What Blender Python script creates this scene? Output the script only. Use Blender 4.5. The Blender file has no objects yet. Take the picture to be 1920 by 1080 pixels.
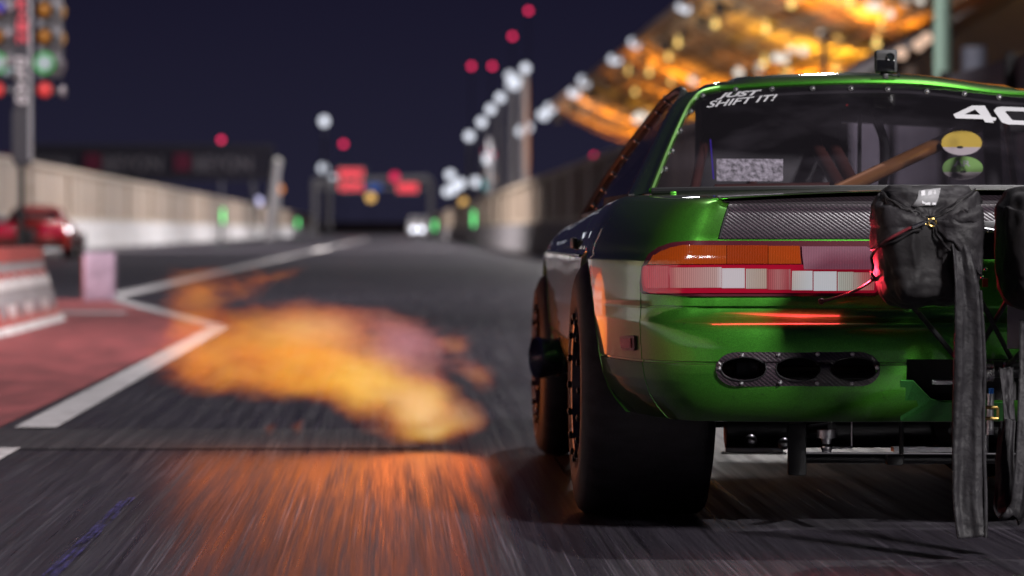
import bpy, bmesh, math, random
from mathutils import Vector, Matrix, noise as mnoise
from mathutils.bvhtree import BVHTree
random.seed(7)
R = math.radians
scn = bpy.context.scene
COL = scn.collection

# ------------------------------------------------------------------ camera
F = 6800.0                      # focal length in pixels of the 1920 px wide photograph
HC = 0.735                      # camera height
cam_d = bpy.data.cameras.new('camera'); cam = bpy.data.objects.new('camera', cam_d); COL.objects.link(cam)
scn.camera = cam
cam_d.sensor_width = 36.0; cam_d.lens = 36.0 * F / 1920.0
cam_d.clip_start = 0.1; cam_d.clip_end = 6000
YAW = math.atan(225 / F); PITCH = math.atan(108 / F)
cam.location = (0, 0, HC)
cam.rotation_euler = (R(90) - PITCH, 0, -YAW)
cam_d.dof.use_dof = True; cam_d.dof.focus_distance = 8.75; cam_d.dof.aperture_fstop = 4.0
cam_d.dof.aperture_blades = 0
CM = cam.rotation_euler.to_matrix()
CP = Vector((0, 0, HC))
def ray(px, py):
    return (CM @ Vector(((px - 960) / F, (540 - py) / F, -1.0))).normalized()
def P(px, py, Y):
    "world point seen at that pixel at distance Y down the strip"
    d = ray(px, py); return CP + d * (Y / d.y)
def G(px, py, z=0.0):
    "ground point seen at that pixel"
    d = ray(px, py); return CP + d * ((z - HC) / d.z)

# ------------------------------------------------------------------ render settings
scn.render.engine = 'CYCLES'
cy = scn.cycles
cy.use_denoising = True
try: cy.denoiser = 'OPENIMAGEDENOISE'
except Exception: pass
cy.max_bounces = 8; cy.diffuse_bounces = 3; cy.glossy_bounces = 4; cy.transmission_bounces = 6
cy.transparent_max_bounces = 12; cy.volume_bounces = 0
cy.sample_clamp_indirect = 4.0
cy.caustics_reflective = False; cy.caustics_refractive = False
scn.view_settings.view_transform = 'Standard'; scn.view_settings.look = 'None'
scn.view_settings.exposure = -0.12; scn.view_settings.gamma = 1.0

def srgb(r, g, b):
    f = lambda c: (c / 255 / 12.92) if c / 255 <= 0.04045 else ((c / 255 + 0.055) / 1.055) ** 2.4
    return (f(r), f(g), f(b), 1.0)

# ------------------------------------------------------------------ world: night sky, a little paler towards the horizon
w = bpy.data.worlds.new('World'); scn.world = w; w.use_nodes = True
nt = w.node_tree; nt.nodes.clear()
wo = nt.nodes.new('ShaderNodeOutputWorld'); bg = nt.nodes.new('ShaderNodeBackground')
tc = nt.nodes.new('ShaderNodeTexCoord'); sx = nt.nodes.new('ShaderNodeSeparateXYZ'); cr = nt.nodes.new('ShaderNodeValToRGB')
nt.links.new(tc.outputs['Generated'], sx.inputs[0]); nt.links.new(sx.outputs['Z'], cr.inputs[0])
cr.color_ramp.elements[0].position = 0.0; cr.color_ramp.elements[0].color = srgb(36, 35, 53)
cr.color_ramp.elements[1].position = 0.075; cr.color_ramp.elements[1].color = srgb(24, 22, 41)
e = cr.color_ramp.elements.new(0.6); e.color = srgb(18, 16, 34)
nt.links.new(cr.outputs[0], bg.inputs[0]); bg.inputs[1].default_value = 1.0
nt.links.new(bg.outputs[0], wo.inputs[0])

# ------------------------------------------------------------------ the floodlighting
sun_d = bpy.data.lights.new('flood_key', 'SUN'); sun = bpy.data.objects.new('flood_key', sun_d); COL.objects.link(sun)
sun_d.energy = 1.35; sun_d.angle = R(1.2); sun_d.color = (1.0, 0.95, 0.97)
# comes from ahead and slightly right, high: the shadow of the car falls towards the camera and left
sdir = Vector((-0.30, -0.62, -1.0)).normalized()
sun.rotation_euler = sdir.to_track_quat('-Z', 'Y').to_euler()
def area_lamp(loc, target, size, power, col, spread=170):
    d = bpy.data.lights.new('unseen_flood_lamp', 'AREA'); o = bpy.data.objects.new('unseen_flood_lamp', d); COL.objects.link(o)
    d.size = size; d.energy = power; d.color = col; d.spread = R(spread)
    o.location = loc; o.rotation_euler = (Vector(target) - Vector(loc)).to_track_quat('-Z', 'Y').to_euler()
    return o
# unseen lamps, no masts: one behind the camera, two left for the right wall
area_lamp((9.5, -9.0, 11.5), (1.4, 9.5, 0.6), 2.2, 8600, (1.0, 0.95, 0.95))
area_lamp((-15.5, 130.0, 14.0), (4.4, 165.0, 1.0), 2.4, 26000, (1.0, 0.93, 0.88))
area_lamp((-15.5, 290.0, 14.0), (4.4, 350.0, 1.0), 2.4, 22000, (1.0, 0.93, 0.88))
# unseen lamps, no masts, added to brighten the left wall, island and screen
area_lamp((11.9, 17.0, 13.0), (-3.4, 24.5, 0.0), 2.0, 260, (1.0, 0.95, 0.93), 42)
area_lamp((-15.5, 30.0, 14.0), (4.9, 44.0, 1.0), 2.0, 1100, (1.0, 0.95, 0.95), 60)  # added from the left to brighten the screen behind the car windows
for y_ in (-6, 8, 24): area_lamp((9.0, y_, 14.0), (-12.6, y_, 1.5), 2.0, 700, (1.0, 0.88, 0.78), 40)  # added so the near left wall reflects brightly in the car flank
for y_, p_ in ((66, 6000), (115, 11000), (165, 11500), (215, 11500), (270, 12000), (335, 12500), (410, 13000)):
    area_lamp((11.0, y_ + 30, 14.0), (-12.6, y_ + 30, 2.0), 2.2, p_, (1.0, 0.95, 0.93))

# ------------------------------------------------------------------ mesh helpers
BASE = {}
class M:
    def __init__(s): s.v = []; s.f = []
    def grid(s, rows, close=False, flip=False):
        n0 = len(s.v); nr = len(rows); nc = len(rows[0])
        for r in rows: s.v.extend(Vector(p) for p in r)
        for i in range(nr - 1):
            for j in range(nc if close else nc - 1):
                k = (j + 1) % nc
                q = (n0 + i * nc + j, n0 + i * nc + k, n0 + (i + 1) * nc + k, n0 + (i + 1) * nc + j)
                s.f.append(q[::-1] if flip else q)
        return s
    def poly(s, pts, flip=False):
        n = len(s.v); s.v.extend(Vector(p) for p in pts); q = tuple(range(n, n + len(pts)))
        s.f.append(q[::-1] if flip else q); return s
    def box(s, c, size, rot=None):
        c = Vector(c); hx, hy, hz = size[0] / 2, size[1] / 2, size[2] / 2; n = len(s.v)
        for x, y, z in ((-1,-1,-1),(1,-1,-1),(1,1,-1),(-1,1,-1),(-1,-1,1),(1,-1,1),(1,1,1),(-1,1,1)):
            p = Vector((x * hx, y * hy, z * hz))
            if rot is not None: p = rot @ p
            s.v.append(c + p)
        for q in ((0,3,2,1),(4,5,6,7),(0,1,5,4),(1,2,6,5),(2,3,7,6),(3,0,4,7)): s.f.append(tuple(n + i for i in q))
        return s
    def tube(s, pts, r, seg=12, cap=True):
        pts = [Vector(p) for p in pts]; rows = []; prev = None
        for i, p in enumerate(pts):
            t = (pts[min(i + 1, len(pts) - 1)] - pts[max(i - 1, 0)]).normalized()
            if prev is None:
                a = Vector((0, 0, 1)) if abs(t.z) < .9 else Vector((1, 0, 0)); a = (a - t * a.dot(t)).normalized()
            else: a = (prev - t * prev.dot(t)).normalized()
            prev = a; b = t.cross(a); rr = r[i] if isinstance(r, (list, tuple)) else r
            rows.append([p + (a * math.cos(k * 2 * math.pi / seg) + b * math.sin(k * 2 * math.pi / seg)) * rr for k in range(seg)])
        s.grid(rows, close=True)
        if cap: s.poly(rows[0][::-1]); s.poly(rows[-1])
        return s
    def lathe(s, prof, c, axis, seg=32, squash=None):
        "prof: (distance along axis, radius)"
        c = Vector(c); ax = Vector(axis).normalized()
        a = Vector((0, 0, 1)) if abs(ax.z) < .9 else Vector((1, 0, 0)); a = (a - ax * a.dot(ax)).normalized(); b = ax.cross(a)
        rows = [[c + ax * d + (a * math.cos(k * 2 * math.pi / seg) + b * math.sin(k * 2 * math.pi / seg)) * r for k in range(seg)] for d, r in prof]
        s.grid(rows, close=True); return s
    def ball(s, c, r, seg=10, ring=6, scale=(1, 1, 1)):
        c = Vector(c); rows = []
        for i in range(ring + 1):
            th = math.pi * i / ring
            th = min(max(th, 0.02), math.pi - 0.02)
            rows.append([c + Vector((math.sin(th) * math.cos(k * 2 * math.pi / seg) * scale[0], math.sin(th) * math.sin(k * 2 * math.pi / seg) * scale[1], math.cos(th) * scale[2])) * r for k in range(seg)])
        s.grid(rows, close=True, flip=True); return s
    def build(s, name, mat, parent=None, base=None, smooth=True, bevel=0, angle=35, kind=None, solid=0, mats=None, fm=None):
        if parent is not None: base = BASE[parent.name]
        base = Vector(base) if base is not None else Vector((0, 0, 0))
        me = bpy.data.meshes.new(name)
        me.from_pydata([tuple(v - base) for v in s.v], [], s.f)
        if mat: me.materials.append(mat)
        for m_ in mats or (): me.materials.append(m_)
        bm = bmesh.new(); bm.from_mesh(me)
        bmesh.ops.remove_doubles(bm, verts=bm.verts, dist=1e-5)
        if bevel:
            ed = [e for e in bm.edges if len(e.link_faces) == 2 and e.calc_face_angle(0) > R(40)]
            bmesh.ops.bevel(bm, geom=ed, offset=bevel, segments=2, profile=.6, affect='EDGES')
        if kind != 'open': bmesh.ops.recalc_face_normals(bm, faces=bm.faces)
        bm.to_mesh(me); bm.free()
        if smooth:
            for p in me.polygons: p.use_smooth = True
            try: me.set_sharp_from_angle(angle=R(angle))
            except Exception: pass
        o = bpy.data.objects.new(name, me); COL.objects.link(o)
        if parent is not None: o.parent = parent
        else: o.location = base
        BASE[o.name] = base
        if solid:
            md = o.modifiers.new('solid', 'SOLIDIFY'); md.thickness = solid; md.offset = 0
        return o
def thing(name, label, cat, loc, group=None):
    o = bpy.data.objects.new(name, None); COL.objects.link(o); o.location = loc; o.empty_display_size = .1
    BASE[o.name] = Vector(loc); return tag(o, label, cat, group)
def tag(o, label=None, cat=None, group=None, kind=None):
    if label: o['label'] = label
    if cat: o['category'] = cat
    if group: o['group'] = group
    if kind: o['kind'] = kind
    return o
def copy_tree(o, delta, parent=None):
    c = o.copy(); COL.objects.link(c)
    if parent is None: c.location = Vector(o.location) + Vector(delta)
    else: c.parent = parent
    BASE[c.name] = BASE[o.name] + Vector(delta)
    for ch in list(o.children): copy_tree(ch, delta, c)
    return c
def spline(pts, n):
    "Catmull-Rom through the points, n samples"
    pts = [Vector(p) for p in pts]; out = []; m = len(pts) - 1
    for i in range(n):
        t = i / (n - 1) * m; k = min(int(t), m - 1); t -= k
        p0 = pts[max(k - 1, 0)]; p1 = pts[k]; p2 = pts[k + 1]; p3 = pts[min(k + 2, m)]
        out.append(.5 * ((2 * p1) + (p2 - p0) * t + (2 * p0 - 5 * p1 + 4 * p2 - p3) * t * t + (3 * p1 - p0 - 3 * p2 + p3) * t ** 3))
    return out
def interp(tab, x):
    if x <= tab[0][0]: return tab[0][1]
    for (a, b), (c, d) in zip(tab, tab[1:]):
        if x <= c: return b + (d - b) * (x - a) / (c - a)
    return tab[-1][1]

# ------------------------------------------------------------------ materials
MATS = {}
def mat(name, col, rough=.5, metal=0, coat=0, spec=.5, emit=None, es=0, coat_rough=.03, nscale=0, namt=.25, bump=0, bscale=80, trans=0, ior=1.45, aniso=None, stretch=None):
    m = bpy.data.materials.new(name); m.use_nodes = True; t = m.node_tree; b = t.nodes['Principled BSDF']
    c = tuple(col) if len(col) == 4 else tuple(col) + (1,)
    b.inputs['Base Color'].default_value = c; b.inputs['Roughness'].default_value = rough
    b.inputs['Metallic'].default_value = metal; b.inputs['Coat Weight'].default_value = coat; b.inputs['Coat Roughness'].default_value = coat_rough
    b.inputs['Specular IOR Level'].default_value = spec; b.inputs['Transmission Weight'].default_value = trans; b.inputs['IOR'].default_value = ior
    if emit: b.inputs['Emission Color'].default_value = tuple(emit)[:3] + (1,); b.inputs['Emission Strength'].default_value = es
    if nscale or bump:
        tcn = t.nodes.new('ShaderNodeTexCoord'); vec = tcn.outputs['Object']
        if stretch:
            mp = t.nodes.new('ShaderNodeMapping'); mp.inputs['Scale'].default_value = stretch; t.links.new(vec, mp.inputs[0]); vec = mp.outputs[0]
    if nscale:
        n = t.nodes.new('ShaderNodeTexNoise'); n.inputs['Scale'].default_value = nscale; n.inputs['Detail'].default_value = 6
        t.links.new(vec, n.inputs['Vector'])
        mx = t.nodes.new('ShaderNodeMix'); mx.data_type = 'RGBA'
        mx.inputs[6].default_value = tuple(x * (1 - namt) for x in c[:3]) + (1,); mx.inputs[7].default_value = tuple(min(1, x * (1 + namt)) for x in c[:3]) + (1,)
        cr_ = t.nodes.new('ShaderNodeMapRange'); cr_.inputs[1].default_value = .3; cr_.inputs[2].default_value = .7
        t.links.new(n.outputs[0], cr_.inputs[0]); t.links.new(cr_.outputs[0], mx.inputs[0]); t.links.new(mx.outputs[2], b.inputs['Base Color'])
        rr = t.nodes.new('ShaderNodeMapRange'); rr.inputs[3].default_value = max(0, rough - .08); rr.inputs[4].default_value = min(1, rough + .08)
        t.links.new(n.outputs[0], rr.inputs[0]); t.links.new(rr.outputs[0], b.inputs['Roughness'])
    if bump:
        n2 = t.nodes.new('ShaderNodeTexNoise'); n2.inputs['Scale'].default_value = bscale; n2.inputs['Detail'].default_value = 4
        t.links.new(vec, n2.inputs['Vector'])
        bp = t.nodes.new('ShaderNodeBump'); bp.inputs['Strength'].default_value = bump; bp.inputs['Distance'].default_value = .01
        t.links.new(n2.outputs[0], bp.inputs['Height']); t.links.new(bp.outputs[0], b.inputs['Normal'])
    MATS[name] = m; return m
def emitter(name, col, s):
    m = bpy.data.materials.new(name); m.use_nodes = True; t = m.node_tree; t.nodes.clear()
    o = t.nodes.new('ShaderNodeOutputMaterial'); e = t.nodes.new('ShaderNodeEmission'); e.inputs[0].default_value = tuple(col)[:3] + (1,); e.inputs[1].default_value = s
    t.links.new(e.outputs[0], o.inputs[0]); MATS[name] = m; return m

def paint(name, c_face, c_edge, rough=.34, metal=.75):
    "candy metallic lacquer: metallic base with fine flake, clear coat over it"
    m = mat(name, c_face, rough, metal, coat=1.0, coat_rough=.02)
    t = m.node_tree; b = t.nodes['Principled BSDF']
    tcn = t.nodes.new('ShaderNodeTexCoord'); v = t.nodes.new('ShaderNodeTexVoronoi'); v.inputs['Scale'].default_value = 900
    t.links.new(tcn.outputs['Object'], v.inputs['Vector'])
    mx = t.nodes.new('ShaderNodeMix'); mx.data_type = 'RGBA'; mx.inputs[6].default_value = tuple(x * .72 for x in c_face[:3]) + (1,); mx.inputs[7].default_value = tuple(min(1, x * 1.35) for x in c_face[:3]) + (1,)
    sp = t.nodes.new('ShaderNodeSeparateColor'); t.links.new(v.outputs['Color'], sp.inputs[0]); t.links.new(sp.outputs[0], mx.inputs[0])
    lw = t.nodes.new('ShaderNodeLayerWeight'); lw.inputs[0].default_value = .35
    m2 = t.nodes.new('ShaderNodeMix'); m2.data_type = 'RGBA'; t.links.new(lw.outputs['Facing'], m2.inputs[0])
    t.links.new(mx.outputs[2], m2.inputs[6]); m2.inputs[7].default_value = tuple(c_edge)[:3] + (1,)
    gn = t.nodes.new('ShaderNodeTexNoise'); gn.inputs['Scale'].default_value = 55; gn.inputs['Detail'].default_value = 8; gn.inputs['Roughness'].default_value = .7; t.links.new(tcn.outputs['Object'], gn.inputs['Vector'])
    gr = t.nodes.new('ShaderNodeMapRange'); gr.inputs[1].default_value = .60; gr.inputs[2].default_value = .74; gr.inputs[4].default_value = .55; t.links.new(gn.outputs[0], gr.inputs[0])
    m3 = t.nodes.new('ShaderNodeMix'); m3.data_type = 'RGBA'; t.links.new(gr.outputs[0], m3.inputs[0]); t.links.new(m2.outputs[2], m3.inputs[6]); m3.inputs[7].default_value = (.03, .026, .022, 1)
    t.links.new(m3.outputs[2], b.inputs['Base Color'])
    g2 = t.nodes.new('ShaderNodeTexNoise'); g2.inputs['Scale'].default_value = 7; g2.inputs['Detail'].default_value = 5; t.links.new(tcn.outputs['Object'], g2.inputs['Vector'])
    r2 = t.nodes.new('ShaderNodeMapRange'); r2.inputs[1].default_value = .35; r2.inputs[2].default_value = .75; r2.inputs[3].default_value = .004; r2.inputs[4].default_value = .03; t.links.new(g2.outputs[0], r2.inputs[0]); t.links.new(r2.outputs[0], b.inputs['Coat Roughness'])
    return m
GREEN = paint('candy_green_paint', (.060, .30, .026), (.085, .12, .02), rough=.34, metal=.8)
RED = paint('red_paint', (.55, .03, .02), (.3, .02, .02), metal=.2)

def carbon_mat():
    m = mat('carbon_weave', (.02, .018, .02), .32, 0, coat=.8, coat_rough=.12)
    t = m.node_tree; b = t.nodes['Principled BSDF']; tcn = t.nodes.new('ShaderNodeTexCoord')
    mp = t.nodes.new('ShaderNodeMapping'); mp.inputs['Rotation'].default_value = (0, R(52), 0); t.links.new(tcn.outputs['Object'], mp.inputs[0])
    wv = t.nodes.new('ShaderNodeTexWave'); wv.inputs['Scale'].default_value = 42; wv.inputs['Distortion'].default_value = 1.2; wv.inputs['Detail'].default_value = 2; wv.inputs['Detail Scale'].default_value = 6
    t.links.new(mp.outputs[0], wv.inputs['Vector'])
    ck = t.nodes.new('ShaderNodeTexChecker'); ck.inputs['Scale'].default_value = 260; t.links.new(mp.outputs[0], ck.inputs['Vector'])
    mx = t.nodes.new('ShaderNodeMix'); mx.data_type = 'RGBA'; mx.inputs[6].default_value = (.010, .009, .011, 1); mx.inputs[7].default_value = (.050, .032, .043, 1)
    ml = t.nodes.new('ShaderNodeMath'); ml.operation = 'MULTIPLY'; t.links.new(wv.outputs['Fac'], ml.inputs[0])
    ad = t.nodes.new('ShaderNodeMath'); ad.operation = 'MULTIPLY_ADD'; t.links.new(ck.outputs['Fac'], ad.inputs[0]); ad.inputs[1].default_value = .5; ad.inputs[2].default_value = .5
    t.links.new(ad.outputs[0], ml.inputs[1]); t.links.new(ml.outputs[0], mx.inputs[0]); t.links.new(mx.outputs[2], b.inputs['Base Color'])
    bp = t.nodes.new('ShaderNodeBump'); bp.inputs['Strength'].default_value = .25; bp.inputs['Distance'].default_value = .002
    t.links.new(wv.outputs['Fac'], bp.inputs['Height']); t.links.new(bp.outputs[0], b.inputs['Normal'])
    return m
CARBON = carbon_mat()
RUBBER = mat('tyre_rubber', (.022, .018, .024), .55, spec=.4, nscale=14, namt=.55, bump=.3, bscale=160, stretch=(1, 2.5, 2.5))
BLACK = mat('black_trim', (.012, .012, .013), .4)
DARK = mat('dark_interior', (.012, .011, .013), .7)
STEELB = mat('black_steel', (.02, .02, .022), .38, metal=.4, nscale=18)
CHROME = mat('bright_metal', (.6, .6, .6), .22, metal=1)
ALU = mat('brushed_aluminium', (.5, .5, .52), .35, metal=1, nscale=30)
BRASS = mat('brass', (.55, .38, .12), .3, metal=1)
COPPER = mat('bronze_cage_paint', (.30, .13, .045), .35, metal=.6)
CAGE = mat('dark_cage_paint', (.06, .022, .018), .4, metal=.3)
WHITE = mat('white_vinyl', (.40, .40, .42), .5)
FLAPM = mat('nylon_flap', (.014, .0125, .0145), .6, spec=.3, nscale=12, namt=.35, bump=.5, bscale=34)
FABRIC = mat('black_nylon', (.009, .008, .009), .6, spec=.35, nscale=9, namt=.35, bump=.35, bscale=30)
STRAPM = mat('grey_webbing', (.013, .012, .014), .6, spec=.3, nscale=14, namt=.35, bump=.5, bscale=38)
CORD = mat('red_cord', (.10, .01, .015), .5)

def glass_mat(name, tint, refl=.12):
    m = bpy.data.materials.new(name); m.use_nodes = True; t = m.node_tree; t.nodes.clear()
    o = t.nodes.new('ShaderNodeOutputMaterial'); tr = t.nodes.new('ShaderNodeBsdfTransparent'); tr.inputs[0].default_value = tint + (1,)
    gl = t.nodes.new('ShaderNodeBsdfGlossy'); gl.inputs['Roughness'].default_value = .03
    lw = t.nodes.new('ShaderNodeLayerWeight'); lw.inputs[0].default_value = refl
    mx = t.nodes.new('ShaderNodeMixShader'); t.links.new(lw.outputs['Fresnel'], mx.inputs[0]); t.links.new(tr.outputs[0], mx.inputs[1]); t.links.new(gl.outputs[0], mx.inputs[2])
    # wipe marks and dust, plus an even purple haze painted in to lift blacks
    n = t.nodes.new('ShaderNodeTexNoise'); n.inputs['Scale'].default_value = 5; n.inputs['Detail'].default_value = 9
    tcn = t.nodes.new('ShaderNodeTexCoord'); t.links.new(tcn.outputs['Object'], n.inputs['Vector'])
    rp = t.nodes.new('ShaderNodeMapRange'); rp.inputs[1].default_value = .45; rp.inputs[2].default_value = .8; rp.inputs[3].default_value = .018; rp.inputs[4].default_value = .06
    t.links.new(n.outputs[0], rp.inputs[0]); df = t.nodes.new('ShaderNodeBsdfDiffuse'); df.inputs[0].default_value = (.33, .29, .36, 1)
    m2 = t.nodes.new('ShaderNodeMixShader'); t.links.new(rp.outputs[0], m2.inputs[0]); t.links.new(mx.outputs[0], m2.inputs[1]); t.links.new(df.outputs[0], m2.inputs[2])
    t.links.new(m2.outputs[0], o.inputs[0]); return m
GLASS = glass_mat('rear_window_plastic', (.80, .78, .82), .06)
SCREEN = glass_mat('windscreen_glass', (.52, .50, .56), .06)
SIDEGLASS = glass_mat('side_window_plastic', (.35, .33, .38), .25)

# ------------------------------------------------------------------ ground
def asphalt(name, base, dark, streak, rough0, rough1):
    m = mat(name, base, .5); t = m.node_tree; b = t.nodes['Principled BSDF']; L = t.links
    tcn = t.nodes.new('ShaderNodeTexCoord')
    def nz(scale, stretch, det=5, rot=0):
        mp = t.nodes.new('ShaderNodeMapping'); mp.inputs['Scale'].default_value = stretch; mp.inputs['Rotation'].default_value = (0, 0, rot); L.new(tcn.outputs['Object'], mp.inputs[0])
        n = t.nodes.new('ShaderNodeTexNoise'); n.inputs['Scale'].default_value = scale; n.inputs['Detail'].default_value = det; L.new(mp.outputs[0], n.inputs['Vector']); return n.outputs[0]
    def rng(s, a, b_, c=0, d=1):
        r = t.nodes.new('ShaderNodeMapRange'); r.inputs[1].default_value = a; r.inputs[2].default_value = b_; r.inputs[3].default_value = c; r.inputs[4].default_value = d; L.new(s, r.inputs[0]); return r.outputs[0]
    def mixc(f, c0, c1):
        x = t.nodes.new('ShaderNodeMix'); x.data_type = 'RGBA'; L.new(f, x.inputs[0])
        for k, c in ((6, c0), (7, c1)):
            if isinstance(c, tuple): x.inputs[k].default_value = c + (1,)
            else: L.new(c, x.inputs[k])
        return x.outputs[2]
    def math_(op, a, c):
        x = t.nodes.new('ShaderNodeMath'); x.operation = op
        for k, s in ((0, a), (1, c)):
            if isinstance(s, (int, float)): x.inputs[k].default_value = s
            else: L.new(s, x.inputs[k])
        return x.outputs[0]
    st1 = nz(1, (26, .30, 1), 6); st2 = nz(1, (150, 1.1, 1), 5, .035); st3 = nz(1, (46, .5, 1), 5, -.06)
    blot = nz(.6, (1, .35, 1), 6); fine = nz(420, (1, 1, 1), 3); cross = nz(1, (1.4, 26, 1), 7)
    s = math_('MULTIPLY', rng(st1, .35, .68), rng(st2, .3, .62))
    col = mixc(rng(blot, .35, .65), base, dark)
    col = mixc(math_('MULTIPLY', rng(st3, .46, .66), .8), col, dark)
    grain = nz(150, (1, 1, 1), 5)
    col = mixc(math_('MULTIPLY', s, .30), col, streak)
    col = mixc(math_('MULTIPLY', rng(grain, .46, .66), .75), col, dark)
    col = mixc(math_('MULTIPLY', rng(grain, .46, .34), .7), col, streak)
    col = mixc(math_('MULTIPLY', rng(cross, .55, .75), .5), col, dark)
    thin = nz(1, (120, .45, 1), 5, .02); thin2 = nz(1, (70, .7, 1), 5, -.09); pat = nz(1, (2.2, .7, 1), 4)
    col = mixc(math_('MULTIPLY', rng(thin, .57, .66), math_('MULTIPLY', rng(pat, .36, .62), .62)), col, tuple(min(1, x * 2.0) for x in streak))
    col = mixc(math_('MULTIPLY', rng(thin2, .54, .64), .65), col, tuple(x * .5 for x in dark))
    col = mixc(math_('MULTIPLY', rng(fine, .66, .72), .35), col, tuple(min(1, x * 3) for x in streak))
    L.new(col, b.inputs['Base Color'])
    rgh = rng(math_('ADD', math_('MULTIPLY', s, .6), math_('MULTIPLY', st3, .5)), .1, .8, rough0, rough1); L.new(rgh, b.inputs['Roughness'])
    bp = t.nodes.new('ShaderNodeBump'); bp.inputs['Strength'].default_value = .35; bp.inputs['Distance'].default_value = .006
    hh = math_('ADD', math_('MULTIPLY', st2, .36), math_('MULTIPLY', fine, .2)); L.new(hh, bp.inputs['Height']); L.new(bp.outputs[0], b.inputs['Normal'])
    b.inputs['Specular IOR Level'].default_value = .5
    return m
TRACK = asphalt('rubbered_track', (.035, .030, .041), (.012, .010, .015), (.064, .056, .070), .22, .50)
APRON = asphalt('grey_asphalt', (.055, .052, .060), (.036, .033, .038), (.075, .07, .08), .45, .7)
JOINT = asphalt('joint_asphalt', (.040, .037, .042), (.026, .023, .027), (.055, .05, .057), .30, .55)
SAND = mat('desert_ground', (.05, .042, .04), .9, nscale=.08, namt=.3)
g = M(); g.grid([[(x, y, -.012) for x in (-2500, -300, -60, 0, 60, 300, 2500)] for y in (-300, 0, 60, 300, 1200, 5000)])
tag(g.build('ground', SAND, smooth=False), kind='structure')
g = M(); g.grid([[(x, y, 0) for x in (-13, -7, -1, 4.6)] for y in (-40, 0, 20, 60, 150, 400, 900)])
tag(g.build('drag_strip', TRACK, smooth=False), kind='structure')
# transverse joint: an older strip of asphalt across the lane
j0 = G(400, 842).y; j1 = G(400, 806).y
g = M().poly([(-13, j0, .004), (.10, j0 - .03, .004), (.04, j1, .004), (-13, j1 + .02, .011)])
tag(g.build('asphalt_joint', JOINT, smooth=False), kind='structure')

RUNOFF = mat('red_runoff_paint', (.255, .052, .055), .6, nscale=5, namt=.34, stretch=(1, .25, 1), bump=.15, bscale=60)
PAINT = mat('white_road_paint', (.46, .44, .45), .6, nscale=9, namt=.26, bump=.15, bscale=70)
red = M().poly([(-1.46, 5.0, .004), (-1.46, 13.72, .004), (-1.37, 27.2, .004), (-3.05, 38.6, .004), (-5.4, 38.6, .004), (-6.7, 27, .004), (-6.7, 5, .011)])
tag(red.build('red_runoff', RUNOFF, smooth=False), kind='structure')
def line(name, a, b, wd, z=.008, mt=None):
    a = Vector((a[0], a[1], z)); b = Vector((b[0], b[1], z)); n = (b - a).cross(Vector((0, 0, 1))).normalized() * wd / 2
    o = M().poly([a - n, a + n, b + n, b - n]).build(name, mt or PAINT, smooth=False); return tag(o, kind='structure')
line('lane_line', (-1.318, 5.0), (-1.318, j0 - .02), .15)
line('lane_line', (-1.318, j1 + .06), (-1.30, 27.5), .155)
line('taper_line', (-1.33, 27.55), (-3.12, 39.6), .16, z=.012)
line('median_line', (-3.05, 38.9), (-2.15, 300), .30, z=.016)
line('cross_line', (-4.6, 32.2), (-2.35, 32.2), .8, z=.008)
BLUE_SHEEN = mat('painted_blue_sheen', (.030, .024, .11), .45, nscale=30, namt=.95)  # reflected blue light painted on the track as a thin broken strip
_t = BLUE_SHEEN.node_tree; _b = _t.nodes['Principled BSDF']; _n = _t.nodes.new('ShaderNodeTexNoise'); _n.inputs['Scale'].default_value = 1; _n.inputs['Detail'].default_value = 6
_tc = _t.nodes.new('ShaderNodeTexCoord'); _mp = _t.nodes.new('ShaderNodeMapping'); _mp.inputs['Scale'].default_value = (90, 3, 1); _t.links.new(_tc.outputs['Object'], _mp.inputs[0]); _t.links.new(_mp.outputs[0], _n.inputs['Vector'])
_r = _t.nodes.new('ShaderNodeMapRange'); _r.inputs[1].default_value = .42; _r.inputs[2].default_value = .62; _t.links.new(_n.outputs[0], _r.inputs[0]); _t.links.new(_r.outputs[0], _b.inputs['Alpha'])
line('blue_sheen_line', (-.722, 7.0), (-.716, 9.9), .034, mt=BLUE_SHEEN)

# ================================================================== THE GREEN DRAG CAR
CX, CYR = 1.39, 9.40            # centre line and rear axle
TH = 0.0066                     # the nose points very slightly left
def W(u, Y, z):
    dy = Y - CYR
    return Vector((CX + u * math.cos(TH) - dy * math.sin(TH), CYR + u * math.sin(TH) + dy * math.cos(TH), z))
car = thing('drag_car', 'glossy green drag coupe with lit tail lights and carbon boot lid, launching', 'car', (CX, CYR, 0))

# plan outline of the left half (u, Y), from the middle of the tail round to the nose
OUT = [(0, 8.400), (-.15, 8.401), (-.30, 8.405), (-.45, 8.415), (-.58, 8.435), (-.67, 8.462), (-.735, 8.505), (-.785, 8.58), (-.822, 8.70), (-.853, 8.86), (-.876, 9.03), (-.890, 9.20),
       (-.893, 9.40), (-.890, 9.65), (-.885, 10.1), (-.882, 10.7), (-.877, 11.3), (-.872, 11.9), (-.855, 12.25), (-.79, 12.55), (-.62, 12.75), (-.3, 12.84), (0, 12.86)]
_sp = spline([(a, b, 0) for a, b in OUT], 1600)
_len = [0]
for a, b in zip(_sp, _sp[1:]): _len.append(_len[-1] + (b - a).length)
LT = _len[-1]
import bisect
def outline(s):
    s = min(max(s, 0), LT); k = min(max(bisect.bisect_left(_len, s), 1), len(_sp) - 1)
    f = (s - _len[k - 1]) / max(_len[k] - _len[k - 1], 1e-9); p = _sp[k - 1].lerp(_sp[k], f)
    ka, kb = max(k - 14, 0), min(k + 14, len(_sp) - 1)
    t = (_sp[kb] - _sp[ka]).normalized()
    if s < .02: t = Vector((-1, 0, 0))
    n = Vector((t.y, -t.x, 0))          # outward
    if n.dot(p - Vector((0, 10.6, 0))) < 0: n = -n
    return p, n
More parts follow.
